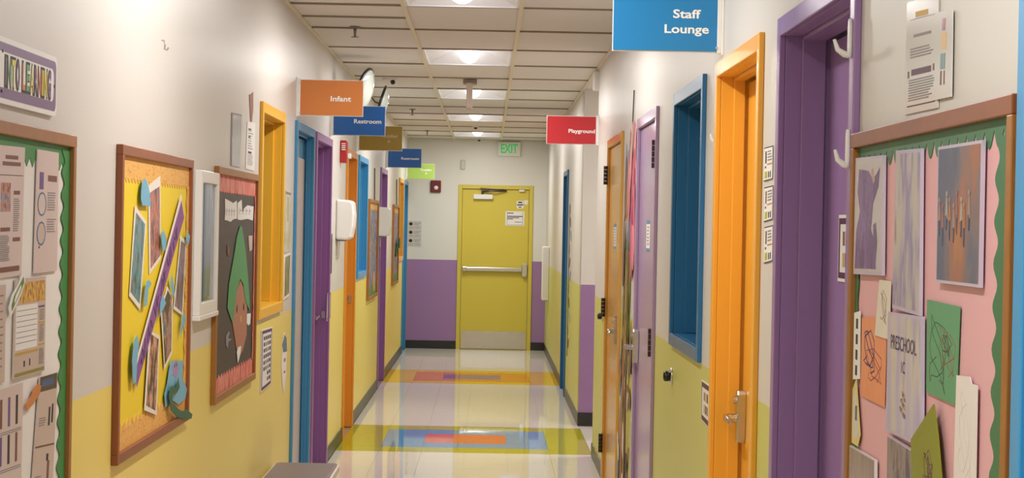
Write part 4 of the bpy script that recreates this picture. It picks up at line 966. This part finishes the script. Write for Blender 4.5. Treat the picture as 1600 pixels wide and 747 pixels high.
mb = MB().tube([P3('R', 10.42, 2.0, .008), P3('R', 10.44, 2.2, .006), P3('R', 10.40, 2.36, .005)], .0035, 5); mb.build('string', M_DKSTEEL, t)
# string of paper shapes by the far blue doorway
t = tag(empty('paper_garland', P3('R', 18.0, .4, 0)), 'vertical string of small dark paper shapes on the lime wall by the blue doorway', 'garland')
mb = MB().tube([P3('R', 18.35, 1.84, .004), P3('R', 18.35, .42, .004)], .003, 5); mb.build('string', M_DKSTEEL, t)
for i in range(11):
    y, z = 18.32-(i % 3)*.16, 1.80-.125*i
    mb = MB(); slab(mb, 'R', [(y+.09*math.cos(a*.9), z+.05*math.sin(a*.9+i)) for a in range(7)], .001, .003+.001*(i % 3)); mb.build('paper_shape', (M_GREY, BRN, OT[4])[i % 3], t)

# ---------------------------------------------------------------- wall fittings
def dispenser(y, label):
    t = tag(empty('wall_dispenser', P3('L', y, 1.51, 0)), label, 'dispenser', 'white wall dispensers')
    mb = MB()
    prof = [(0, 1.51), (.085, 1.505), (.108, 1.525), (.122, 1.60), (.126, 1.68), (.118, 1.765), (.10, 1.785), (.0, 1.79)]
    mb.prism([P3('L', y-.14, z, o) for o, z in prof], (0, .28, 0)); mb.build('cover', M_WHITE, t, bevel=.016, seg=4)
    mb = MB(); sbox(mb, 'L', y-.10, y+.10, 1.497, 1.506, .01, .07); mb.build('tray', M_GREY, t, bevel=.002)
    mb = MB(); sbox(mb, 'L', y-.03, y+.03, 1.40, 1.498, .02, .022); mb.build('paper_tail', M_PAPER, t)
dispenser(13.84, 'rounded white dispenser beside the orange doorway, below the red strobe')
dispenser(19.02, 'rounded white dispenser in front of the far purple doorway')
t = tag(empty('alarm_strobe', P3('L', 14.02, 2.05, 0)), 'red fire alarm strobe on the yellow wall below the Restroom sign', 'alarm')
mb = MB(); sbox(mb, 'L', 13.96, 14.08, 2.055, 2.215, 0, .05); mb.build('body', M_RED, t, bevel=.008)
mb = MB(); sbox(mb, 'L', 13.985, 14.055, 2.085, 2.125, .05, .078); mb.build('strobe_lens', M_CLEARP, t, bevel=.006)
mb = MB()
for i in range(4): sbox(mb, 'L', 13.952, 13.961, 2.145+.014*i, 2.151+.014*i, .012, .04)
mb.build('marking', M_WHITE, t)
t = tag(empty('alarm_horn', (-.69, YE, 2.05)), 'dark red square fire alarm on the end wall', 'alarm')
MB().box(-.762, -.625, YE-.04, YE, 2.053, 2.21).build('body', M_DKRED, t, bevel=.01)
mb = MB(); mb.lathe((-.69, YE-.04, 2.115), (0,-1,0), [(0, .03), (.014, .026), (.02, .012)], 14); mb.build('strobe_lens', M_WHITE, t)
o = MB().box(-.373, -.312, YE-.03, YE, 2.362, 2.486).build('motion_sensor', mat('sensor_beige', (206, 200, 186), rough=.4), bevel=.012, seg=3); tag(o, 'small beige motion sensor above the exit door', 'sensor')
t = tag(empty('exit_sign', (.26, YE, 2.545)), 'green lettered EXIT sign on the end wall above the door', 'sign')
MB().box(.11, .41, YE-.045, YE, 2.545, 2.735).build('housing', mat('exit_face', (226, 226, 214), rough=.4), t, bevel=.008)
mb = MB(); text_mesh('EXIT', mb, 0, (.262, YE-.045, 2.648), (1,0,0), (0,0,1), (0,-1,0), .118, .22, .001, thick=.02)
mb.build('lettering', mat('exit_green', (30, 190, 80), rough=.4, emit=(.03, .6, .15), estr=.12), t)
# sign hung edge-on from the ceiling
t = tag(empty('hanging_exit_box', (-.16, 15.2, 2.53)), 'narrow pale sign box hung edge-on from the ceiling', 'sign')
MB().box(-.186, -.140, 15.05, 15.36, 2.53, 2.722).build('housing', mat('pinkish_metal', (206, 190, 178), rough=.4), t, bevel=.004)
MB().box(-.214, -.106, 15.12, 15.28, 2.722, CZ).build('canopy', mat('taupe_metal', (160, 144, 132), rough=.4), t, bevel=.004)
# sprinklers, camera domes
def sprinkler(x, y, label):
    t = tag(empty('sprinkler', (x, y, CZ-.06)), label, 'sprinkler', 'ceiling sprinklers')
    MB().lathe((x, y, CZ+.0055), (0,0,-1), [(0, .032), (.006, .030), (.008, .012)], 16).build('escutcheon', M_GREY, t)
    mb = MB(); mb.lathe((x, y, CZ-.002), (0,0,-1), [(0, .010), (.03, .008), (.05, .006)], 10); mb.lathe((x, y, CZ-.052), (0,0,-1), [(0, .022), (.003, .022)], 14)
    mb.build('head', mat('sprinkler_grey', (150, 140, 130), rough=.4), t)
sprinkler(-.79, 11.33, 'sprinkler head on the ceiling in front of the Infant sign')
sprinkler(-.763, 19.25, 'sprinkler head on the ceiling past the edge-on sign')
sprinkler(-.75, 23.5, 'sprinkler head on the ceiling nearest the end wall')
t = tag(empty('ceiling_camera', (-.777, 15.3, CZ-.06)), 'white ceiling camera with a black eye beside the mirrors', 'camera')
MB().lathe((-.79, 15.3, CZ+.006), (0,0,-1), [(0, .06), (.012, .056), (.02, .04)], 20).build('base', M_WHITE, t)
MB().lathe((-.765, 15.27, CZ-.014), (.2, -.5, -.8), [(0, .018), (.02, .018), (.028, .010)], 16).build('eye', M_BLACK, t)
for x, y, lab in ((-.162, 22.3, 'small dark dome on the ceiling between the last two lights'), (-.135, 25.45, 'small dark dome on the ceiling right before the end wall')):
    t = tag(empty('dome_detector', (x, y, CZ-.04)), lab, 'detector')
    MB().lathe((x, y, CZ+.006), (0,0,-1), [(0, .036), (.010, .034), (.014, .026)], 18).build('base', M_WHITE, t)
    MB().lathe((x, y, CZ-.008), (0,0,-1), [(0, .022), (.010, .020), (.018, .012), (.022, .004)], 18).build('dome', M_BLACK, t)
# convex mirrors high on the left
def mirror(c, n, R, label):
    t = tag(empty('convex_mirror', c), label, 'mirror', 'round mirrors under the ceiling')
    n = Vector(n).normalized()
    MB().lathe(c, n, [(0, R*.96), (.012, R*.9), (.035, R*.62), (.05, R*.3), (.054, .01)], 36).build('glass', mat('mirror_face', (206, 216, 208), rough=.12, spec=.9, coat=.6), t)  # pale base colour stands in for the bright walls a mirror would reflect
    MB().lathe(Vector(c)-n*.012, n, [(0, R*.9), (.004, R), (.014, R), (.020, R*.955)], 36).build('rim', M_BLACK, t)
    b = Vector(c)-n*.012
    MB().tube([b, b-n*.03, (b.x-.06, b.y+.02, b.z+.05), (XL, b.y+.05, b.z+.05)], .006, 8).build('arm', M_DKSTEEL, t)
mirror((-.865, 13.32, 2.515), (.93, -.20, -.30), .175, 'round mirror with a black rim and a painted pale reflection beside the Infant sign')
mirror((-.80, 14.3, 2.50), (.955, .03, -.29), .14, 'round mirror seen nearly edge-on above the Restroom sign')
# right wall fittings
o = MB().box(.728, XR+.02, ALC0, ALC0+.10, 2.60, 2.742).build('corner_sensor', M_WHITE, bevel=.012, seg=3); tag(o, 'white box high on the wall corner above the Playground sign', 'sensor')
t = tag(empty('wall_box', P3('R', 24.35, .72, 0)), 'tall white box on the lime wall by the exit door', 'dispenser')
mb = MB(); sbox(mb, 'R', 24.15, 24.50, .72, 1.385, 0, .085); mb.build('cover', M_WHITE, t, bevel=.012, seg=3)
mb = MB(); sbox(mb, 'R', 24.18, 24.47, .712, .722, .012, .06); mb.build('tray', M_GREY, t)
for y, z, lab in ((8.02, 1.02, 'steel ringed black door bumper below the deep blue window'), (12.86, 1.045, 'steel ringed black door bumper beside the tan orange door')):
    t = tag(empty('door_bumper', P3('R', y, z, 0)), lab, 'door bumper')
    MB().lathe(P3('R', y, z, 0), (-1,0,0), [(0, .036), (.006, .036), (.010, .028)], 20).build('plate', M_CHROME, t)
    MB().lathe(P3('R', y, z, .009), (-1,0,0), [(0, .020), (.02, .022), (.026, .018), (.028, .008)], 16).build('rubber', M_BLACK, t)
def coat_hook(side, y, zt, zb, off, reach, label):
    t = tag(empty('wall_hook', P3(side, y, zb, off)), label, 'hook', 'white plastic hooks')
    h = zt-zb
    mb = MB(); slab(mb, side, [(y-.010, zt-.012), (y-.004, zt), (y+.004, zt), (y+.010, zt-.012), (y+.011, zb+.02), (y+.006, zb), (y-.006, zb), (y-.011, zb+.02)], off, off+.007)
    mb.build('plate', M_WHITE, t, bevel=.002)
    pts = [P3(side, y, zb+h*.06, off+.004), P3(side, y, zb+h*.08, off+reach*.4), P3(side, y, zb+h*.20, off+reach*.8), P3(side, y, zb+h*.46, off+reach)]
    mb = MB(); mb.tube(pts, [.010, .010, .008, .005], 10, flat=(.7, 1)); mb.build('prong', M_WHITE, t)
coat_hook('R', 4.082, 2.069, 1.988, .016, .036, 'white plastic hook high on the purple door frame')
coat_hook('R', 4.082, 1.838, 1.758, .016, .030, 'white plastic hook on the purple door frame beside the pink board corner')
coat_hook('R', 6.60, 1.985, 1.915, .0, .022, 'white plastic hook beside the orange door frame')
# wire hook on the left wall
mb = MB().tube([P3('L', 6.33, 2.20, 0), P3('L', 6.33, 2.20, .008), P3('L', 6.33, 2.185, .012), P3('L', 6.33, 2.172, .010), P3('L', 6.335, 2.17, .018), P3('L', 6.335, 2.178, .022)], .0025, 6)
tag(mb.build('wire_hook', M_STEEL), 'small wire hook high on the cream wall above the yellow board', 'hook')
# extra: thin rail things between dispenser and doorway
mb = MB(); sbox(mb, 'L', 13.30, 13.36, 1.28, 1.55, 0, .006); tag(mb.build('slim_sign', M_BLACK), 'slim dark plate on the wall between the purple doorway and the dispenser', 'plate')

# ---------------------------------------------------------------- low bench
t = tag(empty('low_bench', (-.885, 9.38, 0)), 'low bench with a grey padded top against the yellow wall', 'bench')
def rr(x0, x1, y0, y1, r, z, n=5):
    out = []
    for cx, cy, s in ((x1-r, y1-r, 0), (x0+r, y1-r, 1), (x0+r, y0+r, 2), (x1-r, y0+r, 3)):
        for i in range(n+1):
            an = math.pi/2*(s+i/n); out.append((cx+r*math.cos(an), cy+r*math.sin(an), z))
    return out
bx0, bx1, by0, by1 = -1.050, -.722, 8.90, 9.86
MB().prism(rr(bx0, bx1, by0, by1, .035, .372), (0, 0, .034)).build('rim', mat('bench_rim', (214, 198, 186), rough=.4), t, bevel=.004)
MB().prism(rr(bx0+.012, bx1-.012, by0+.012, by1-.012, .028, .406), (0, 0, .008)).build('top_pad', mat('bench_top', (118, 102, 98), rough=.5, noise=.06), t, bevel=.004)
for x in (bx0+.04, bx1-.04):
    for y in (by0+.05, by1-.05): MB().tube([(x, y, 0.0), (x, y, .372)], .018, 10).build('leg', M_STEEL, t)
